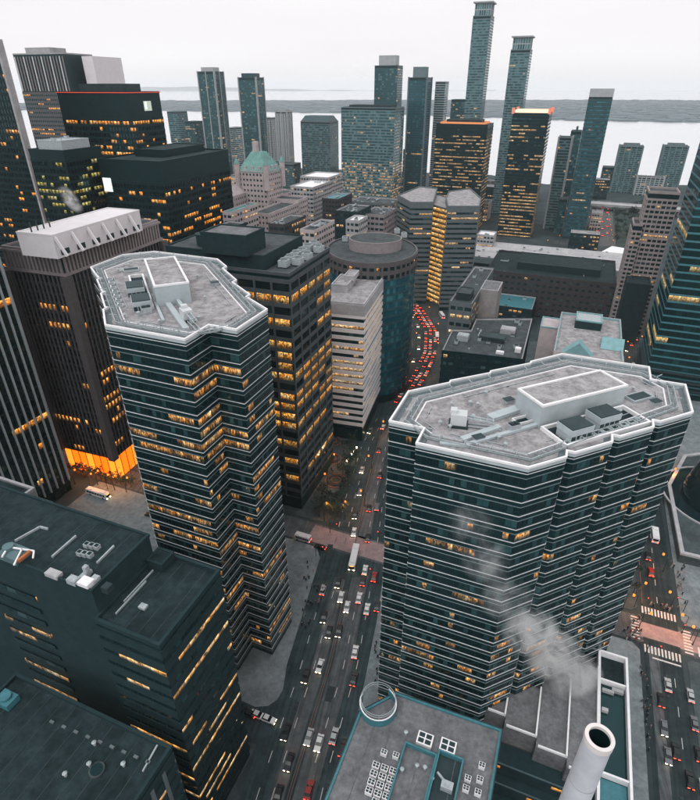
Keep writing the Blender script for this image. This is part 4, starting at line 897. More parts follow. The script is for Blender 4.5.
# brown grid hotel on the side street, and black glass tower beside it
t = thing('hotel_tower', 'brown concrete hotel slab with a dense window grid and stepped shoulder', 'hotel')
M_hotel = mat('hotel_concrete', (.38, .325, .32), .8, var=.1)
for (xl, xr, yt, dd, z_, sd) in ((652, 690, 194, 392, None, 1), (636, 653, 226, 394, None, 2)):
    P, z = far_rect(xl, xr, yt, dd, 22, GA); core(t, P, 0, z, M_core); facade(t, P, 0, z, random.Random(sd), M_glassG, fh=3.2, bay=3.0, sill=.22, head=.78, pier=.7, span=M_hotel, proj=.4, lit=.05, tone=.12, mode='rows', skip_top=4); roof_parts(t, P, z, M_tar2, M_hotel, 1.4)
P, z = far_rect(630, 672, 285, 372, 40, GA); penthouse(t, P, 0, z, M_concd, M_tar, M_metald)
uE, vE = UV(*U(640, 392, 0)); P = rgrid(uE, uE + 70, vE, vE + 46)
t = building('office_tower', 'black glass tower with thin teal floor lines and bright lit storeys', 'office tower', P, 190, M_blackst, 131, deck=M_tar, coping=M_metald, corem=M_core, glass=pane('black_teal_glass', (.006, .022, .024), (.012, .05, .052), pale=(1, .8, .4), warm=(1, .55, .15)), fh=4.2, bay=3.0, sill=.1, head=.86, span=M_tealm, proj=.12, floor_p=lambda k, n: .34 if k in (26, 29, 30, 33, 36, 39) else .03, stay=.9, tone=.1)
for z in (6, 11, 16): b = MB(); b.ring(offset(P, 2.5), offset(P, -.1), z, z + .8); b.build('lit_canopy', M_metald, t)
t = low('stone_church_hall', 'low dark slate-roofed building beside the hotel podium', rgrid(22, 36, 300, 345), 14, M_concd, 132, cat='building', deck=M_tar, roof=2); gable(t, 22, 36, 300, 345, 14.3, 8, M_metald)
# sunken forecourt with round pool across the side street
FP = ccw([U(x, y, 5) for x, y in [(668, 484), (681, 553), (760, 572), (800, 440), (684, 455)]])
t = thing('concert_forecourt', 'raised plaza with white parapet round a dark circular pool', 'plaza'); b = MB(); b.prism(FP, .15, 4.4); b.build('terrace', M_paved, t); r = MB(); r.ring(offset(FP, .2), offset(FP, -1.3), 4.2, 5.2); r.build('parapet', M_conc, t)
c = U(722, 500, 4.5); cir = lambda r_: [(c[0] + r_ * math.cos(i * math.pi / 24), c[1] + r_ * math.sin(i * math.pi / 24)) for i in range(48)]
b = MB(); b.ring(cir(24.5), cir(23.8), 4.4, 5.0); b.build('pool_rim', M_conc, t); b = MB(); b.face([(*p, 4.45) for p in cir(23.9)]); b.build('pool', M_glassA, t)
b = MB(); b.tube(*c, 4.4, 26, 17, 48, 0, 12); b.build('glass_drum', M_glassA, t)

# ================================================================== far towers
def far(name, label, xl, xr, yt, d, depth, wall, glass, seed, ang=GA, cat='tower', group=None, top=None, roofh=0, fins=0, finm=None, **k):
    P, z = far_rect(xl, xr, yt, d, depth, ang)
    kw = dict(fh=3.3, bay=3.2, sill=.12, head=.78, span=wall, proj=.3, lit=.025, stay=.4, tone=.25, mode='joined', corem=M_core, glass=glass, skip_top=3); kw.update(k)
    t = building(name, label, cat, P, z, wall, seed, deck=M_tar2, coping=wall, group=group, **kw)
    if fins:
        for i in range(4):
            a, b = P[i], P[(i + 1) % 4]
            for f in [j / fins for j in range(fins + 1)]:
                q = MB(); c = on_edge(a, b, min(max(f, .02), .98), .45); q.box(c[0], c[1], 0, z + 1.5, 1.3, 1.2, -math.degrees(math.atan2(b[1] - a[1], b[0] - a[0]))); q.build('fin', finm or M_conc, t)
    if roofh: penthouse(t, offset(P, -depth * .18), z, z + roofh, top or wall, M_tar2, top or wall)
    return t, P, z
M_cw = mat('condo_slab_edge', (.15, .22, .235), .7, var=.1); M_tealw = mat('dark_teal_panel', (.03, .075, .085), .5, var=.15); M_palew = mat('pale_condo_wall', (.42, .44, .45), .7, var=.08)
far('condo_tower', 'teal condo tower with white fins and a notched crown, taller of the slim pair', 196, 221, 72, 1000, 26, M_tealw, M_glassC, 201, fins=2, finm=M_palew, roofh=6, top=M_palew)
far('condo_tower', 'teal condo tower with a dark cap beside the white-finned one', 237, 262, 78, 1000, 24, M_tealw, M_glassC, 202, fins=1, finm=M_palew, roofh=6, top=M_tealw)
far('condo_tower', 'slim white concrete condo tower with a blank face above the water', 275, 291, 112, 1150, 20, M_palew, M_glassG, 203, bay=5, pier=2.5, tone=.5, fins=2, finm=M_palew, roofh=4)
far('condo_tower', 'pale condo tower half hidden behind the slim white one', 262, 275, 118, 1210, 20, M_palew, M_glassG, 204, bay=5, pier=2, tone=.5)
t, P, z = far('office_tower', 'grey office tower with a rounded dark green top', 300, 338, 122, 1020, 36, M_grey, M_glassC, 205, tone=.4, bay=3)
b = MB(); Po = offset(P, .4); Pi = offset(P, -6); [b.face([(*Po[i], z - .5), (*Po[(i + 1) % 4], z - .5), (*Pi[(i + 1) % 4], z + 9), (*Pi[i], z + 9)]) for i in range(4)]; b.face([(*p, z + 9) for p in Pi]); b.build('rounded_cap', M_tealw, t)
t, P, z = far('office_tower', 'broad grey glass office tower with glittering lower floors', 341, 406, 108, 880, 44, M_cw, M_glassC, 206, fh=3.9, bay=2.8, floor_p=lambda k, n: .04 if k < n * .5 else (.5 if k < n * .95 else .7), tone=.35, stay=.3, lo=.3, hi=1.2); penthouse(t, offset(P, -9), z, z + 3, M_metald, M_tar2)
far('condo_tower', 'dark teal condo tower with pale penthouse behind the broad grey office', 375, 404, 66, 1010, 28, M_tealw, M_glassC, 207, roofh=14, top=M_palew, tone=.15)
far('condo_tower', 'dark teal condo tower with a tall white side strip', 409, 434, 78, 950, 28, M_tealw, M_glassT, 208, roofh=14, top=M_cw, tone=.15, fins=1, finm=M_cw)
far('condo_tower', 'narrow teal tower with a white edge and roof crane', 436, 451, 82, 990, 24, M_palew, M_glassC, 209, tone=.1)
t, P, z = far('office_tower', 'dark office tower with pale lit storeys and an orange rooftop glow', 438, 499, 125, 745, 42, M_blackst, M_glassG, 210, fh=3.9, bay=2.4, sill=.25, head=.7, floor_p=lambda k, n: 0 if k < 2 else .6, stay=.6, tone=.05, lo=.25, hi=.95)
penthouse(t, offset(P, -10), z, z + 5, M_metald, M_tar2); b = MB(); q = offset(P, -4); b.ring(offset(q, .1), offset(q, -.1), z + .9, z + 3.0); b.build('lit_roof_screen', emit('roof_glow', (1, .36, .14), .5), t)
for k in range(2):
    xl, xr, yt, lb = ((474, 498, 16, 'tallest pale teal condo tower with a fluted crown'), (512, 537, 50, 'second tall pale teal condo tower leaning over the dark lit office'))[k]
    t, P, z = far('condo_tower', lb, xl, xr, yt, 850 - k * 10, 26, M_cw, M_glassC, 211 + k, tone=.5, bay=2.6, sill=.1, head=.7, fh=3.1, lit=.02)
    q = offset(P, -1.2); core(t, q, z, z + 14, M_cw, 'crown'); facade(t, q, z, z + 14, random.Random(3), M_glassC, fh=7, bay=3, sill=.05, head=.9, pier=.6, span=M_palew, proj=.3, tone=.8, lit=0, mode='joined'); b = MB(); b.ring(offset(P, 1.2), offset(P, -2), z + 14, z + 15.5); b.build('crown_slab', M_palew, t)
t, P, z = far('office_tower', 'dark office tower with lit storeys and a bright white crown', 515, 561, 114, 700, 40, M_blackst, M_glassG, 213, fh=3.9, bay=2.4, sill=.22, head=.72, floor_p=lambda k, n: (0, 0, .5, .7, .1, .7, .5, .1)[k % 8] if k < n * .6 else .8, stay=.7, tone=.06, lo=.3, hi=1.0)
q = offset(P, -2); b = MB(); b.ring(offset(q, .1), offset(q, -.2), z + 1, z + 4); b.build('bright_crown', emit('crown_glow', (1, .72, .5), 1.1), t)
for i in range(4): b = MB(); b.box(*P[i], z, z + 6, 3, 3, GA); b.build('crown_lamp', emit('crown_red', (1, .3, .2), .5), t)
far('condo_tower', 'pale-edged slab tower beside the white-crowned office', 560, 579, 138, 745, 24, M_cw, M_glassC, 214, fins=1, finm=M_palew)
far('condo_tower', 'grey teal slab tower half behind the steep dark teal tower', 572, 590, 132, 790, 30, M_tealw, M_glassC, 215, roofh=5)
t, P, z = far('office_tower', 'steep dark teal tower with a pale cap and dashed bright windows', 591, 621, 97, 690, 28, M_tealw, M_glassT, 216, fh=4, bay=3.2, lit=.04, tone=.5, sill=.3, head=.7); q = offset(P, .3); b = MB(); b.ring(q, offset(P, -.8), z, z + 8); b.build('pale_cap', M_palew, t)
for k, (xl, xr, lb) in enumerate(((622, 649, 'ribbed condo tower by the lake, first of the low twin pair'), (667, 694, 'ribbed condo tower by the lake, beside the finned dark glass'))):
    far('condo_tower', lb, xl, xr, 147, 1030, 32, M_cw, M_glassC, 217 + k, fins=4, finm=M_cw, tone=.3, roofh=4)
far('apartment_block', 'pale block of narrow bays linking the twin lakeside towers', 640, 668, 178, 1000, 24, M_palew, M_glassC, 220, fins=6, finm=M_palew, lit=.1)
for k, (xl, xr, yt, d, lb) in enumerate([(166, 184, 112, 1100, 'grey pink condo block with a purple-lit roof edge'), (184, 200, 122, 1080, 'small teal condo block beside the pink one'), (228, 240, 128, 1120, 'low teal condo between the slim pair'), (262, 300, 164, 1000, 'low grey block under the slim white tower'), (452, 472, 100, 1100, 'dark slab behind the tall pale tower'),
    (574, 600, 172, 900, 'grey block at the foot of the grey teal slab'), (604, 622, 168, 1060, 'small grey block beside the first lakeside twin'), (500, 514, 150, 900, 'narrow dark block between the two lit offices'), (404, 412, 150, 1000, 'thin grey tower sliver behind the broad office'), (560, 575, 200, 720, 'low dark block with red sign lights below the slab towers')]):
    far('apartment_block', lb, xl, xr, yt, d, 26, (M_cw, M_tealw, M_palew, M_grey, M_tealw)[k % 5], M_glassC, 230 + k, lit=.12, tone=.3)

rf = random.Random(91); k = 0; tries = 0
FW = [('grey', M_grey), ('dark', M_concd), ('pale', M_conc), ('brick', M_brick), ('cream', M_cream)]
while k < 95 and tries < 6000:
    tries += 1; x, y = rf.uniform(-520, 560), rf.uniform(430, 1090); a_, b_ = rf.uniform(12, 34), rf.uniform(12, 30)
    q = UV(x, y)
    if 40 < q[0] < 68 or (140 < q[0] < 260 and 560 < y < 800) or abs(x - 42) < 14: continue
    P = rgrid(q[0] - a_ / 2, q[0] + a_ / 2, q[1] - b_ / 2, q[1] + b_ / 2)
    if -110 < q[0] < 70 and 440 < q[1] < 645: continue
    if any(min(math.hypot(x - p[0], y - p[1]) for p in f) < 30 or inside(f, x, y) for f in FOOT): continue
    px_ = 350 + FPX * x / (y * math.cos(PITCH) + H * math.sin(PITCH))
    if px_ > 604 and y < 1000: continue
    cn_, wm = rf.choice(FW); low('low_building', 'low %s flat-roofed building among the far towers' % cn_, P, rf.uniform(9, 34), wm, 500 + k, group='low buildings between the far towers', roof=2, lit=.35, deck=rf.choice((M_tar2, M_gravel2, M_gravel))); k += 1

# ================================================================== street life
def car_proto(col, name, kind='car'):
    m = mat(name + '_paint', col, .3, .1, var=.03, spec=.5, tint=False)
    root = put('car', None); L = 1.0
    prof = [(-2.3, .32), (-2.36, .72), (-2.15, .93), (-1.5, .98), (1.0, .97), (2.1, .82), (2.36, .62), (2.32, .32)]
    b = MB(); n = len(prof)
    for s, w_ in ((-1, .92), (1, .92)):
        pts = [(s * (w_ if z < .8 else w_ - .06), y, z) for y, z in prof]; b.face(pts if s < 0 else pts[::-1])
    for i in range(n):
        (y0, z0), (y1, z1) = prof[i], prof[(i + 1) % n]; w0, w1 = [.92 if z < .8 else .86 for z in (z0, z1)]
        b.face([(-w0, y0, z0), (w0, y0, z0), (w1, y1, z1), (-w1, y1, z1)][::-1])
    b.build('body', m, root)
    hi = 1.46 if kind == 'car' else 1.75; yb = (-1.75, 1.05, -1.15, .25) if kind == 'car' else (-2.2, 1.2, -2.0, .5)
    lo = [(-.82, yb[0], .95), (.82, yb[0], .95), (.82, yb[1], .95), (-.82, yb[1], .95)]; up = [(-.66, yb[2], hi), (.66, yb[2], hi), (.66, yb[3], hi), (-.66, yb[3], hi)]
    g = MB()
    for i in range(4): g.face([lo[i], lo[(i + 1) % 4], up[(i + 1) % 4], up[i]])
    g.build('cabin_glass', M_carglass, root); g = MB(); g.box(0, (yb[2] + yb[3]) / 2, hi - .02, hi + .05, 1.36, yb[3] - yb[2] + .08); g.build('roof_panel', m, root)
    w_ = MB(); k = 10
    for s in (-.11, .11): w_.face([(s, .33 * math.cos(i * 6.283 / k), .33 * math.sin(i * 6.283 / k)) for i in range(k)][::(1 if s > 0 else -1)])
    for i in range(k):
        a, c = i * 6.283 / k, (i + 1) * 6.283 / k; w_.face([(-.11, .33 * math.cos(a), .33 * math.sin(a)), (-.11, .33 * math.cos(c), .33 * math.sin(c)), (.11, .33 * math.cos(c), .33 * math.sin(c)), (.11, .33 * math.cos(a), .33 * math.sin(a))][::-1])
    me = w_.mesh('wheel', M_blackst)
    for x in (-.85, .85):
        for y in (-1.4, 1.45): put('wheel', me, root, loc=(x, y, .34))
    h = MB(); h.box(0, -.06, 0, .2, .56, .12); h.face([(.27, .004, .02), (-.27, .004, .02), (-.27, .004, .18), (.27, .004, .18)], 1); hm = h.mesh('headlight', [m, M_head])
    tm = MB(); tm.box(0, .06, 0, .22, .58, .12); tm.face([(-.28, -.004, .02), (.28, -.004, .02), (.28, -.004, .2), (-.28, -.004, .2)], 1); tm = tm.mesh('taillight', [m, M_red])
    for s in (-.56, .56): put('headlight', hm, root, loc=(s, 2.39, .5)); put('taillight', tm, root, loc=(s, -2.4, .62))
    return root
M_carglass = mat('car_glass', (.012, .016, .019), .12, var=.1, spec=.35, tint=False)
COL = {'white': (.72, .72, .72), 'black': (.012, .016, .018), 'grey': (.14, .15, .16), 'silver': (.42, .43, .44), 'red': (.30, .02, .02), 'orange': (.50, .16, .03)}
PROTO = {}
def car(x, y, col, head, label, group, cat='car', sz=1.0):
    """x, y on the ground in metres, head = direction of travel"""
    if col not in PROTO: PROTO[col] = car_proto(COL[col], col + '_car'); o = PROTO[col]
    else: o = copy_tree(PROTO[col])
    o.location = (x, y, .03); o.rotation_euler = (0, 0, head - math.pi / 2); o.scale = (sz * 1.06, sz * 1.04, sz * 1.05); tag(o, label, cat, group)
def av_head(y): return math.pi / 2 - cl_at(y)[2]
AV = [(365, 570, 'white', 1), (363, 581, 'black', 1), (374, 577, 'red', 1), (359, 598, 'white', 1), (341, 597, 'white', 0), (347, 607, 'white', 0), (367, 609, 'white', 1), (338, 583, 'black', 0), (377, 606, 'black', 1), (324, 617, 'black', 0), (329, 632, 'black', 0), (339, 631, 'black', 0), (355, 652, 'white', 1), (354, 532, 'white', 0), (368, 538, 'black', 1), (369, 508, 'black', 1), (377, 507, 'grey', 1), (355, 515, 'black', 0), (320, 666, 'white', 0), (306, 676, 'black', 0), (309, 737, 'silver', 0), (319, 743, 'white', 0), (334, 736, 'silver', 1), (286, 732, 'black', 0), (289, 762, 'black', 0), (309, 790, 'red', 1), (278, 795, 'black', 0), (343, 748, 'black', 1), (328, 795, 'black', 1), (380, 475, 'black', 1), (360, 492, 'grey', 0), (383, 427, 'white', 1), (370, 431, 'grey', 0), (354, 679, 'black', 1), (379, 450, 'black', 1), (362, 470, 'silver', 0)]
for x, y, c, away in AV:
    p = U(x, y, .6); car(p[0], p[1], c, av_head(p[1]) + (0 if away else math.pi), '%s car driving %s on the avenue' % (c, 'away with red tail lights' if away else 'with its headlights on'), 'cars on the avenue')
for x, y, c, a in [(320, 547, 'black', 180), (248, 713, 'black', 180), (258, 715, 'white', 0), (268, 719, 'white', 0), (150, 515, 'black', 180)]:
    p = U(x, y, .6); car(p[0], p[1], c, R(a - GA), '%s car on a street crossing the avenue' % c, 'cars on the crossing streets')
p = U(323, 590, .6); car(p[0], p[1], 'silver', av_head(p[1]), 'silver car parked by the plaza kerb', None)
rg = random.Random(12)
for y, n in [(yy, 3) for yy in range(286, 470, 7)]:       # the jam
    x, wd, a = cl_at(y)
    for f in (.45, .64, .84):
        if rg.random() < .82:
            yy = y + rg.uniform(-1.5, 1.5); c = rg.choice(('black', 'grey', 'black', 'silver', 'white', 'red', 'orange')); car(x + wd * (f - .5), yy, c, math.pi / 2 - a, '%s car queuing in the traffic jam on the curving street' % c, 'cars in the traffic jam')
    if y % 3 == 0: car(x - wd * .33, y, 'silver', -math.pi / 2 - a, 'silver car coming past the traffic jam on the curving street', 'cars passing the jam')
for x, y, c, away in [(668, 685, 'silver', 1), (651, 572, 'red', 1), (676, 751, 'black', 1), (668, 756, 'grey', 0), (661, 700, 'black', 1), (690, 780, 'black', 1), (664, 728, 'grey', 0), (655, 498, 'black', 1), (648, 556, 'black', 1)]:
    p = U(x, y, .6); car(p[0], p[1], c, R(90 - GA) + (0 if away else math.pi), '%s car on the side street %s' % (c, 'driving away' if away else 'driving towards the stack'), 'cars on the side street')
for k in range(9):
    p = G(59.9 + .0, 60 + k * 9.3); car(p[0], p[1], ('black', 'grey', 'silver')[k % 3], R(90 - GA), '%s car parked along the kerb of the side street' % ('black', 'grey', 'silver')[k % 3], 'cars parked on the side street', sz=.95)
for k in range(26):     # far end of the side street
    p = G(49.5 + (k % 3) * 3.6, 300 + k * 12); away = k % 3 > 0; c = ('silver', 'black', 'grey', 'white')[k % 4]
    car(p[0], p[1], c, R(90 - GA) + (0 if away else math.pi), '%s car far along the side street %s' % (c, 'heading for the lake' if away else 'coming back from the lake'), 'cars far along the side street')
for k in range(14):
    a = AT(594 + (k % 4) * 4.5, 240 - k * 2.4, 100); p = U(597 + (k % 3) * 5, 238 - k * 2.3, 0); car(p[0], p[1], 'red' if k % 2 else 'silver', R(70), '%s car on the approach road by the park' % ('red' if k % 2 else 'silver'), 'cars by the park', sz=1.2)
# city bus and box truck
def bus(x, y, head, label):
    r = thing('city_bus', label, 'bus'); m = mat('bus_white', (.74, .73, .73), .45, var=.04)
    b = MB(); b.box(0, 0, .35, 3.0, 2.55, 12.2); b.build('body', m, r); b = MB(); b.box(0, 0, 3.0, 3.12, 2.4, 12.0); b.box(0, 3.5, 3.12, 3.4, 1.7, 2.2); b.box(0, -3.8, 3.12, 3.35, 1.5, 1.6); b.build('roof', m, r)
    for s in (-1, 1):
        for k in range(7): b = MB(); b.box(s * 1.285, -4.9 + k * 1.55, 1.45, 2.5, .04, 1.3); b.build('window', M_carglass, r)
        for y_ in (-3.6, 3.8): b = MB(); b.box(s * 1.2, y_, 0, .95, .3, .95); b.build('wheel', M_blackst, r)
    b = MB(); b.box(0, 6.12, 1.2, 2.6, 2.2, .05); b.build('windscreen', M_carglass, r); b = MB(); b.box(0, -6.12, 1.5, 2.5, 2.0, .05); b.build('rear_window', M_carglass, r)
    for s in (-.95, .95): b = MB(); b.box(s, 6.13, .6, .95, .45, .08); b.build('headlight', M_head, r); b = MB(); b.box(s, -6.13, .8, 1.2, .35, .08); b.build('taillight', M_red, r)
    b = MB(); b.box(0, 6.14, 2.62, 2.9, 1.5, .05); b.build('route_display', emit('amber_display', (1, .4, .05), 3), r)
    r.location = (x, y, .03); r.rotation_euler = (0, 0, head - math.pi / 2); return r
p = U(354, 557, 1.6); bus(p[0], p[1], av_head(p[1]) + math.pi, 'long white city bus crossing the avenue junction')
p = U(68 + 30, 492 + 1, 1.6); bus(p[0], p[1], R(-GA), 'white city bus waiting below the glowing lobby')
p = U(655, 535, 1.6); r = bus(p[0], p[1], R(90 - GA), 'short white bus with red tail lights on the side street'); r.scale = (1, .62, 1)
p = U(303, 537, 1.6); r = bus(p[0], p[1], R(180 - GA), 'white box van turning beside the plaza corner'); r.scale = (1, .55, .9); r['category'] = 'van'
for k, (x, y) in enumerate(((442, 315), (437, 336))): p = U(x, y, 1.6); r = bus(p[0], p[1], av_head(p[1]), ('white bus parked beside the traffic jam by the granite towers', 'white bus caught inside the traffic jam')[k]); r.scale = (1, .8, 1)
# street lamps
def lamp_proto():
    r = put('street_lamp', None); b = MB(); b.tube(0, 0, 0, 8.2, .16, 8, 0, .09); b.tube(0, 0, 0, .6, .3, 8, 0, .2); b.build('pole', M_metald, r)
    b = MB(); b.bar((0, 0, 8.1), (.8, 0, 8.5), .12); b.bar((.8, 0, 8.5), (1.8, 0, 8.5), .12); b.build('arm', M_metald, r)
    b = MB(); b.box(1.5, 0, 8.45, 8.6, .8, .3); hd = b.build('lamp_head', M_metald, r); b = MB(); b.tube(1.9, 0, 8.1, 8.72, .42, 10, 0, .42); b.build('bulb', M_sodium, hd); b = MB(); b.face([(1.9 + .3 * math.cos(-i * .785), .3 * math.sin(-i * .785), 8.08) for i in range(8)]); b.build('lens', M_sodium_down, hd); return r
LP = lamp_proto(); first = [True]
def lamp(p, rz, label, group):
    o = LP if first[0] else copy_tree(LP); first[0] = False
    o.location = (*p, .1); o.rotation_euler = (0, 0, rz); tag(o, label, 'street lamp', group)
for k, (x, y) in enumerate([(640, 582), (628, 594), (669, 556), (676, 594), (689, 617), (700, 629), (645, 612), (668, 445), (680, 470)]):
    p = U(x, y, 8.3); lamp(p, R(-GA) if p[0] * .927 - p[1] * .375 < 53 else R(180 - GA), 'orange street lamp on a side street pavement near the paved crossing', 'lamps on the side street')
for k in range(20):
    p = G(46.6 if k % 2 else 60.2, 250 + k * 14); lamp(p, R(-GA) if k % 2 else R(180 - GA), 'orange street lamp along the far stretch of the side street', 'lamps along the far side street')
for k in range(10):
    y = 300 + k * 18; x, wd, a = cl_at(y); s = 1 if k % 2 else -1; lamp((x + s * (wd / 2 + 1), y), 0 if s < 0 else math.pi, 'orange street lamp beside the traffic jam', 'lamps by the jam')
for k, (x, y) in enumerate([(338, 455), (327, 472), (324, 506), (365, 492), (372, 455), (382, 420), (345, 505)]): lamp(U(x, y, 8.3), rg.uniform(0, 6), 'orange street lamp among the ringed planters of the corner plaza', 'lamps on the corner plaza')
for k in range(16):
    p = U(592 + (k % 2) * 20 - k * .4, 243 - k * 2.6, 8.3); lamp(p, 0, 'orange street lamp on the approach road by the park', 'lamps by the park')
for k, (x, y) in enumerate([(105, 479), (118, 472), (82, 468), (130, 470), (72, 474), (95, 475), (112, 480), (88, 478), (124, 482)]): lamp(U(x, y, 6), 0, 'orange street lamp in the row thickened with added lamps before the glowing lobby', 'lamps before the lobby')  # row filled out with added lamps so the ground glows orange
# traffic signals
def signal(p, rz, label):
    r = thing('traffic_signal', label, 'traffic light', 'traffic lights at the crossings'); b = MB(); b.tube(0, 0, 0, 6, .13, 8); b.bar((0, 0, 5.8), (3.2, 0, 6.0), .12); b.build('pole', M_metald, r); b = MB(); b.box(3.2, 0, 5.3, 6.5, .4, .35); h = b.build('signal_head', M_metald, r)
    for i, m_ in enumerate((emit('signal_red', (1, .03, .02), 9), M_metald, M_metald)): q = MB(); q.box(3.2, 0, 6.15 - i * .36, 6.4 - i * .36, .3, .46); q.build('lens', m_, h)
    r.location = (*p, .1); r.rotation_euler = (0, 0, rz)
for x, y, a in ((385, 545, 180), (316, 556, 0), (378, 583, 180), (330, 533, 0), (634, 607, 0), (690, 640, 180), (645, 655, 0), (683, 612, 180)): signal(U(x, y, 0), R(a - GA), 'traffic signal showing red on a mast arm at a street crossing')
# people -----------------------------------------------------------------
def person_mesh(stride):
    V = [(0, 0, .92), (0, 0, 1.15), (0, 0, 1.42), (0, .01, 1.54), (0, .02, 1.66), (0, .02, 1.76), (-.1, stride * .3, .48), (-.1, stride * .5, .06), (-.1, stride * .5 + .14, .04), (.1, -stride * .3, .48), (.1, -stride * .55, .08), (.1, -stride * .55 + .14, .05), (-.21, 0, 1.4), (-.26, -.06 * stride, 1.14), (-.24, -.2 * stride + .08, .9), (.21, 0, 1.4), (.26, .06 * stride, 1.14), (.24, .2 * stride + .08, .9)]
    E = [(0, 1), (1, 2), (2, 3), (3, 4), (4, 5), (0, 6), (6, 7), (7, 8), (0, 9), (9, 10), (10, 11), (2, 12), (12, 13), (13, 14), (2, 15), (15, 16), (16, 17)]
    Rd = [.17, .15, .18, .065, .11, .09, .085, .06, .05, .085, .06, .05, .075, .055, .04, .075, .055, .04]
    me = bpy.data.meshes.new('person'); me.from_pydata(V, E, []); o = bpy.data.objects.new('tmp', me); C.objects.link(o); o.modifiers.new('s', 'SKIN')
    for i, r in enumerate(Rd): me.skin_vertices[0].data[i].radius = (r, r * .8); me.skin_vertices[0].data[i].use_root = i == 0
    dg = bpy.context.evaluated_depsgraph_get(); m2 = bpy.data.meshes.new_from_object(o.evaluated_get(dg)); bpy.data.objects.remove(o)
    return m2
CLO = [('dark coat', (.018, .022, .028)), ('grey coat', (.10, .10, .11)), ('pale coat', (.35, .33, .31)), ('red coat', (.28, .03, .03))]
PM = []
for nm, c in CLO:
    m = person_mesh(.45); m.materials.clear(); m.materials.append(mat(nm.replace(' ', '_'), c, .9, var=.1)); m.materials.append(mat('skin', (.38, .24, .18), .7, var=.05))
    for p in m.polygons: p.material_index = 1 if p.center.z > 1.58 else 0
    PM.append((nm, m))
def folk(n, area_px, where, wts, z=KERB):
    for k in range(n):
        x0, y0, x1, y1, x2, y2 = area_px; a, b_ = rg.random(), rg.random()
        if a + b_ > 1: a, b_ = 1 - a, 1 - b_
        p = U(x0 + a * (x1 - x0) + b_ * (x2 - x0), y0 + a * (y1 - y0) + b_ * (y2 - y0), z); nm, me = PM[rg.choice(wts)]
        o = put('person', me, loc=(*p, z + .02), rz=rg.uniform(0, 6.28)); o.scale = (1.08,) * 3; tag(o, 'person in a %s walking on %s' % (nm, where), 'person', 'people walking on ' + where)
folk(34, (305, 560, 330, 590, 300, 640), 'the grey plaza beside the first saw-toothed tower', (0, 0, 0, 1, 2))
folk(30, (612, 640, 640, 610, 642, 650), 'the corner before the wide tower', (0, 0, 1, 1, 2, 3)); folk(20, (668, 560, 684, 560, 686, 616), 'the pavement beside the raised forecourt', (0, 0, 1, 2))
folk(20, (636, 660, 650, 690, 652, 795), 'the pavement by the skylit wing', (0, 1, 1)); folk(14, (648, 604, 684, 610, 660, 612), 'the striped crossing', (0, 1, 2), .03)
folk(12, (375, 640, 385, 640, 374, 690), 'the narrow pavement under the wide tower', (0, 0, 1)); folk(14, (325, 440, 350, 440, 330, 510), 'the plaza of ringed planters', (0, 0, 1))
# ringed planters, trees -----------------------------------------------------
def planter(c, r, label):
    t = thing('ring_planter', label, 'planter', 'ringed planters on the corner plaza')
    for k, rr in enumerate((r, r * .72, r * .45)):
        b = MB(); q = lambda s: [(c[0] + s * math.cos(i * math.pi / 14), c[1] + s * math.sin(i * math.pi / 14)) for i in range(28)]; b.ring(q(rr), q(rr - .35), KERB, .55 + k * .25); b.build('rim', mat('terracotta_rim', (.24, .10, .07), .8) if k != 1 else M_paved, t)
    b = MB(); b.face([(c[0] + r * .45 * math.cos(i * math.pi / 14), c[1] + r * .45 * math.sin(i * math.pi / 14), .8) for i in range(28)]); b.build('soil', M_leaf, t)
for x, y, r in ((333, 441, 4.6), (332, 459, 4.8), (336, 481, 5.4)): planter(U(x, y, .2), r, 'round terraced planter with terracotta rims on the corner plaza')
def tree_mesh(seed, h=7.5, r=2.6, n=420, bare=.0):
    rn = random.Random(seed); tb = MB(); tb.tube(0, 0, 0, h * .42, .2, 7, 0, .13, False)
    for i in range(6):
        a = i * 1.05 + rn.random(); tb.bar((0, 0, h * (.32 + .03 * i)), (math.cos(a) * r * .65, math.sin(a) * r * .65, h * (.62 + .05 * rn.random())), .1)
    cb = MB(); cl = [(rn.gauss(0, .5) * r, rn.gauss(0, .5) * r, h * rn.uniform(.48, .95), rn.uniform(.5, .95) * r * .5) for _ in range(11)]
    for i in range(n):
        c = rn.choice(cl); v = Vector((rn.gauss(0, 1), rn.gauss(0, 1), rn.gauss(0, .8))).normalized() * c[3] * rn.uniform(.6, 1.1); p = Vector(c[:3]) + v
        a = Vector((rn.gauss(0, 1), rn.gauss(0, 1), rn.gauss(0, 1))).normalized(); s = a.cross(Vector((.3, .5, .8))).normalized() * .26; q = a * .3; cb.face([p - s, p + q, p + s, p - q])
    return tb.mesh('trunk', M_bark), cb.mesh('crown', M_leaf)
TM = [tree_mesh(s) for s in (1, 2, 3)]
def tree(p, label, group, s=1.0, z=KERB):
    r = thing('street_tree', label, 'tree', group); tm, cmh = rg.choice(TM); put('trunk', tm, r); put('crown', cmh, r); r.location = (*p, z); r.rotation_euler = (0, 0, rg.uniform(0, 6)); r.scale = (s, s, s * rg.uniform(.85, 1.15))
for x, y in [(347, 447), (352, 452), (345, 457), (350, 464), (343, 470), (348, 476), (322, 490), (328, 497), (336, 503), (342, 497), (330, 510), (338, 512), (322, 502), (352, 440), (356, 460), (343, 487), (319, 512)]: tree(U(x, y, 3), 'small dark street tree on the corner plaza of ringed planters', 'trees on the corner plaza')
for k in range(13): tree(U(70 + k * 5, 468 + k * 1.2, 3), 'small dark tree silhouetted against the glowing lobby', 'trees before the lobby', .8)
for k in range(46): tree(U(rg.uniform(612, 658), rg.uniform(206, 248), 3), 'dark tree in the park by the approach road', 'park trees', rg.uniform(1.2, 1.9))
for k in range(9): p = G(45.2, 172 + k * 9); tree(p, 'small street tree on the pavement of the side street', 'side street trees', .8)
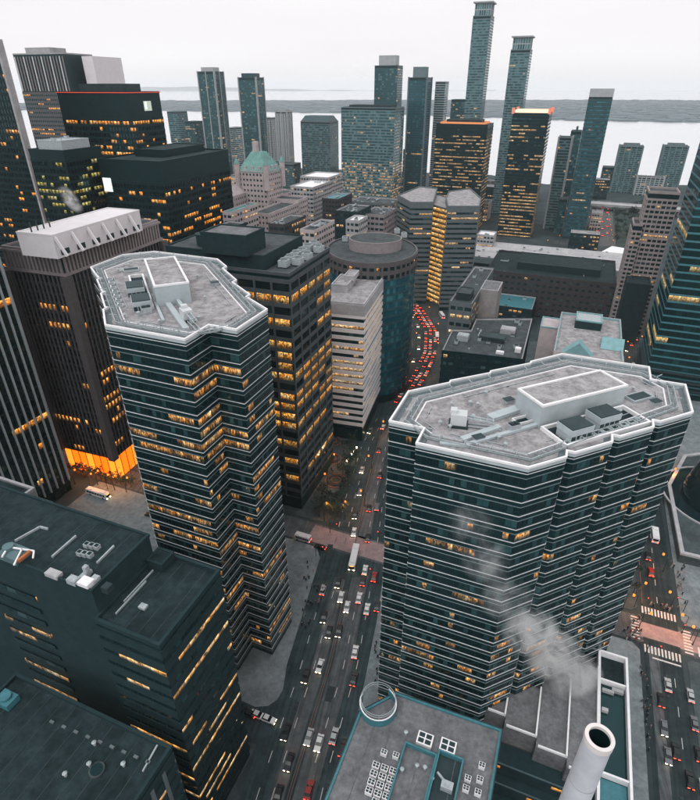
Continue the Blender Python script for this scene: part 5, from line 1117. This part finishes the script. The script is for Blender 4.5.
for k, (x, y) in enumerate([(284, 184), (290, 181), (296, 178), (302, 183), (288, 176), (345, 198), (356, 203), (368, 199), (381, 204), (392, 200), (402, 206), (335, 206), (318, 196), (452, 286), (466, 292), (478, 284), (468, 276), (430, 300), (560, 236), (548, 240), (566, 228), (580, 236), (500, 232), (640, 262), (634, 276), (630, 292), (246, 232), (262, 204)]): lamp(U(x, y, 8.3), rg.uniform(0, 6), 'orange street lamp in the streets around the station and hotel', 'lamps around the station')
park = sheet('park_lawn', [U(x, y) for x, y in [(610, 250), (612, 204), (668, 202), (662, 250)]], .02, mat('park_grass', (.035, .05, .042), .9, var=.3, scale=.1))
appr = sheet('approach_road', [U(x, y) for x, y in [(586, 246), (598, 200), (611, 200), (616, 246)]], .03, M_asph2)
# elevated expressway
t = thing('expressway', 'long grey elevated expressway deck before the lakeside towers', 'viaduct'); A, B2 = Vector(U(586, 203, 8)), Vector(U(740, 214, 8)); b = MB(); b.bar((*A, 8), (*B2, 8), 24, 2); b.build('deck', M_conc, t)
n_ = Vector((-(B2 - A).y, (B2 - A).x)).normalized()
for s in (-12, 12): b = MB(); b.bar((*(A + n_ * s), 9.5), (*(B2 + n_ * s), 9.5), .5, 1.1); b.build('guard_wall', M_conc, t)
for k in range(12): c = A.lerp(B2, (k + .5) / 12); b = MB(); b.box(c.x, c.y, 0, 7, 3, 14, GA); b.build('pier', M_conc, t)
# plaza lantern row
for k in range(7):
    p = U(347 + k * 1.6, 464 - k * 2.2, 1); t = thing('lantern_post', 'short lantern post with a pale bulb in a bent row on the corner plaza', 'lantern', 'lantern row'); b = MB(); b.tube(0, 0, 0, 2.6, .08, 6); b.build('post', M_metald, t); b = MB(); b.tube(0, 0, 2.6, 3.2, .28, 8); b.build('bulb', M_head, t); t.location = (*p, KERB)

# ================================================================== air and steam
def steam(name, c, sx, sy, sz, ang, tilt, dens, label=None):
    b = MB(); n = 14
    for i in range(n):
        for j in range(8):
            f = lambda a, e: (math.cos(a) * math.cos(e), math.sin(a) * math.cos(e), math.sin(e))
            a0, a1 = i * 2 * math.pi / n, (i + 1) * 2 * math.pi / n; e0, e1 = -math.pi / 2 + j * math.pi / 8, -math.pi / 2 + (j + 1) * math.pi / 8
            b.face([f(a0, e0), f(a1, e0), f(a1, e1), f(a0, e1)])
    me = b.mesh(name, STEAM); o = put(name, me, kind='stuff', loc=c); o.scale = (sx, sy, sz); o.rotation_euler = (R(12), R(-28), ang); o['label'] = label or 'pale drifting steam'; o['category'] = 'steam'
    return o
STEAM = bpy.data.materials.new('steam'); STEAM.use_nodes = True; n = STEAM.node_tree.nodes; l = STEAM.node_tree.links; n.remove(n['Principled BSDF'])
pv = n.new('ShaderNodeVolumePrincipled'); pv.inputs['Color'].default_value = (1, 1, 1, 1); tcn = n.new('ShaderNodeTexCoord'); gr = n.new('ShaderNodeTexGradient'); gr.gradient_type = 'SPHERICAL'; l.new(tcn.outputs['Object'], gr.inputs[0])
ge = n.new('ShaderNodeNewGeometry'); nz = n.new('ShaderNodeTexNoise'); nz.inputs['Scale'].default_value = .22; nz.inputs['Detail'].default_value = 7; nz.inputs['Roughness'].default_value = .7; nz.inputs['Distortion'].default_value = .8; l.new(ge.outputs['Position'], nz.inputs['Vector']); rr = n.new('ShaderNodeValToRGB'); rr.color_ramp.elements[0].position = .44; rr.color_ramp.elements[1].position = .74; l.new(nz.outputs['Fac'], rr.inputs[0])
mu = n.new('ShaderNodeMath'); mu.operation = 'MULTIPLY'; l.new(gr.outputs['Fac'], mu.inputs[0]); l.new(rr.outputs[0], mu.inputs[1]); m2 = n.new('ShaderNodeMath'); m2.operation = 'MULTIPLY'; m2.inputs[1].default_value = 1.25; l.new(mu.outputs[0], m2.inputs[0]); l.new(m2.outputs[0], pv.inputs['Density']); l.new(pv.outputs[0], n['Material Output'].inputs['Volume'])
thin = STEAM.copy(); thin.name = 'thin_steam'; [setattr(q.inputs[1], 'default_value', .3) for q in thin.node_tree.nodes if q.type == 'MATH' and abs(q.inputs[1].default_value - 1.25) < .01]
for (x, y, z, sx, sy, sz) in ((574, 676, 27, 8, 6, 6), (553, 655, 40, 8, 6, 8), (531, 632, 55, 7, 4.5, 9), (507, 600, 72, 6, 3.6, 8), (486, 562, 81, 5.5, 3.4, 8), (471, 525, 90, 5, 3, 7)):
    c = U(x, y, z); steam('steam_plume', (*c, z), sx, sy, sz, 0, 0, 1, 'pale steam drifting along the face of the wide tower').data.materials[0] = STEAM if z < 60 else thin
c = U(72, 205, 126); steam('roof_steam', (*c, 128), 3, 3, 6, 0, 0, 1, 'small puff of steam over the white penthouse')
hz = MB(); hz.prism([(-42000, -420), (42000, -420), (42000, 30000), (-42000, 30000)], -4, 330, bottom=True)
HM = bpy.data.materials.new('haze'); HM.use_nodes = True; n = HM.node_tree.nodes; n.remove(n['Principled BSDF']); pv = n.new('ShaderNodeVolumePrincipled'); pv.inputs['Color'].default_value = (.95, .985, 1, 1); pv.inputs['Density'].default_value = 4.6e-5; HM.node_tree.links.new(pv.outputs[0], n['Material Output'].inputs['Volume'])
hz.build('haze', HM, kind='stuff')
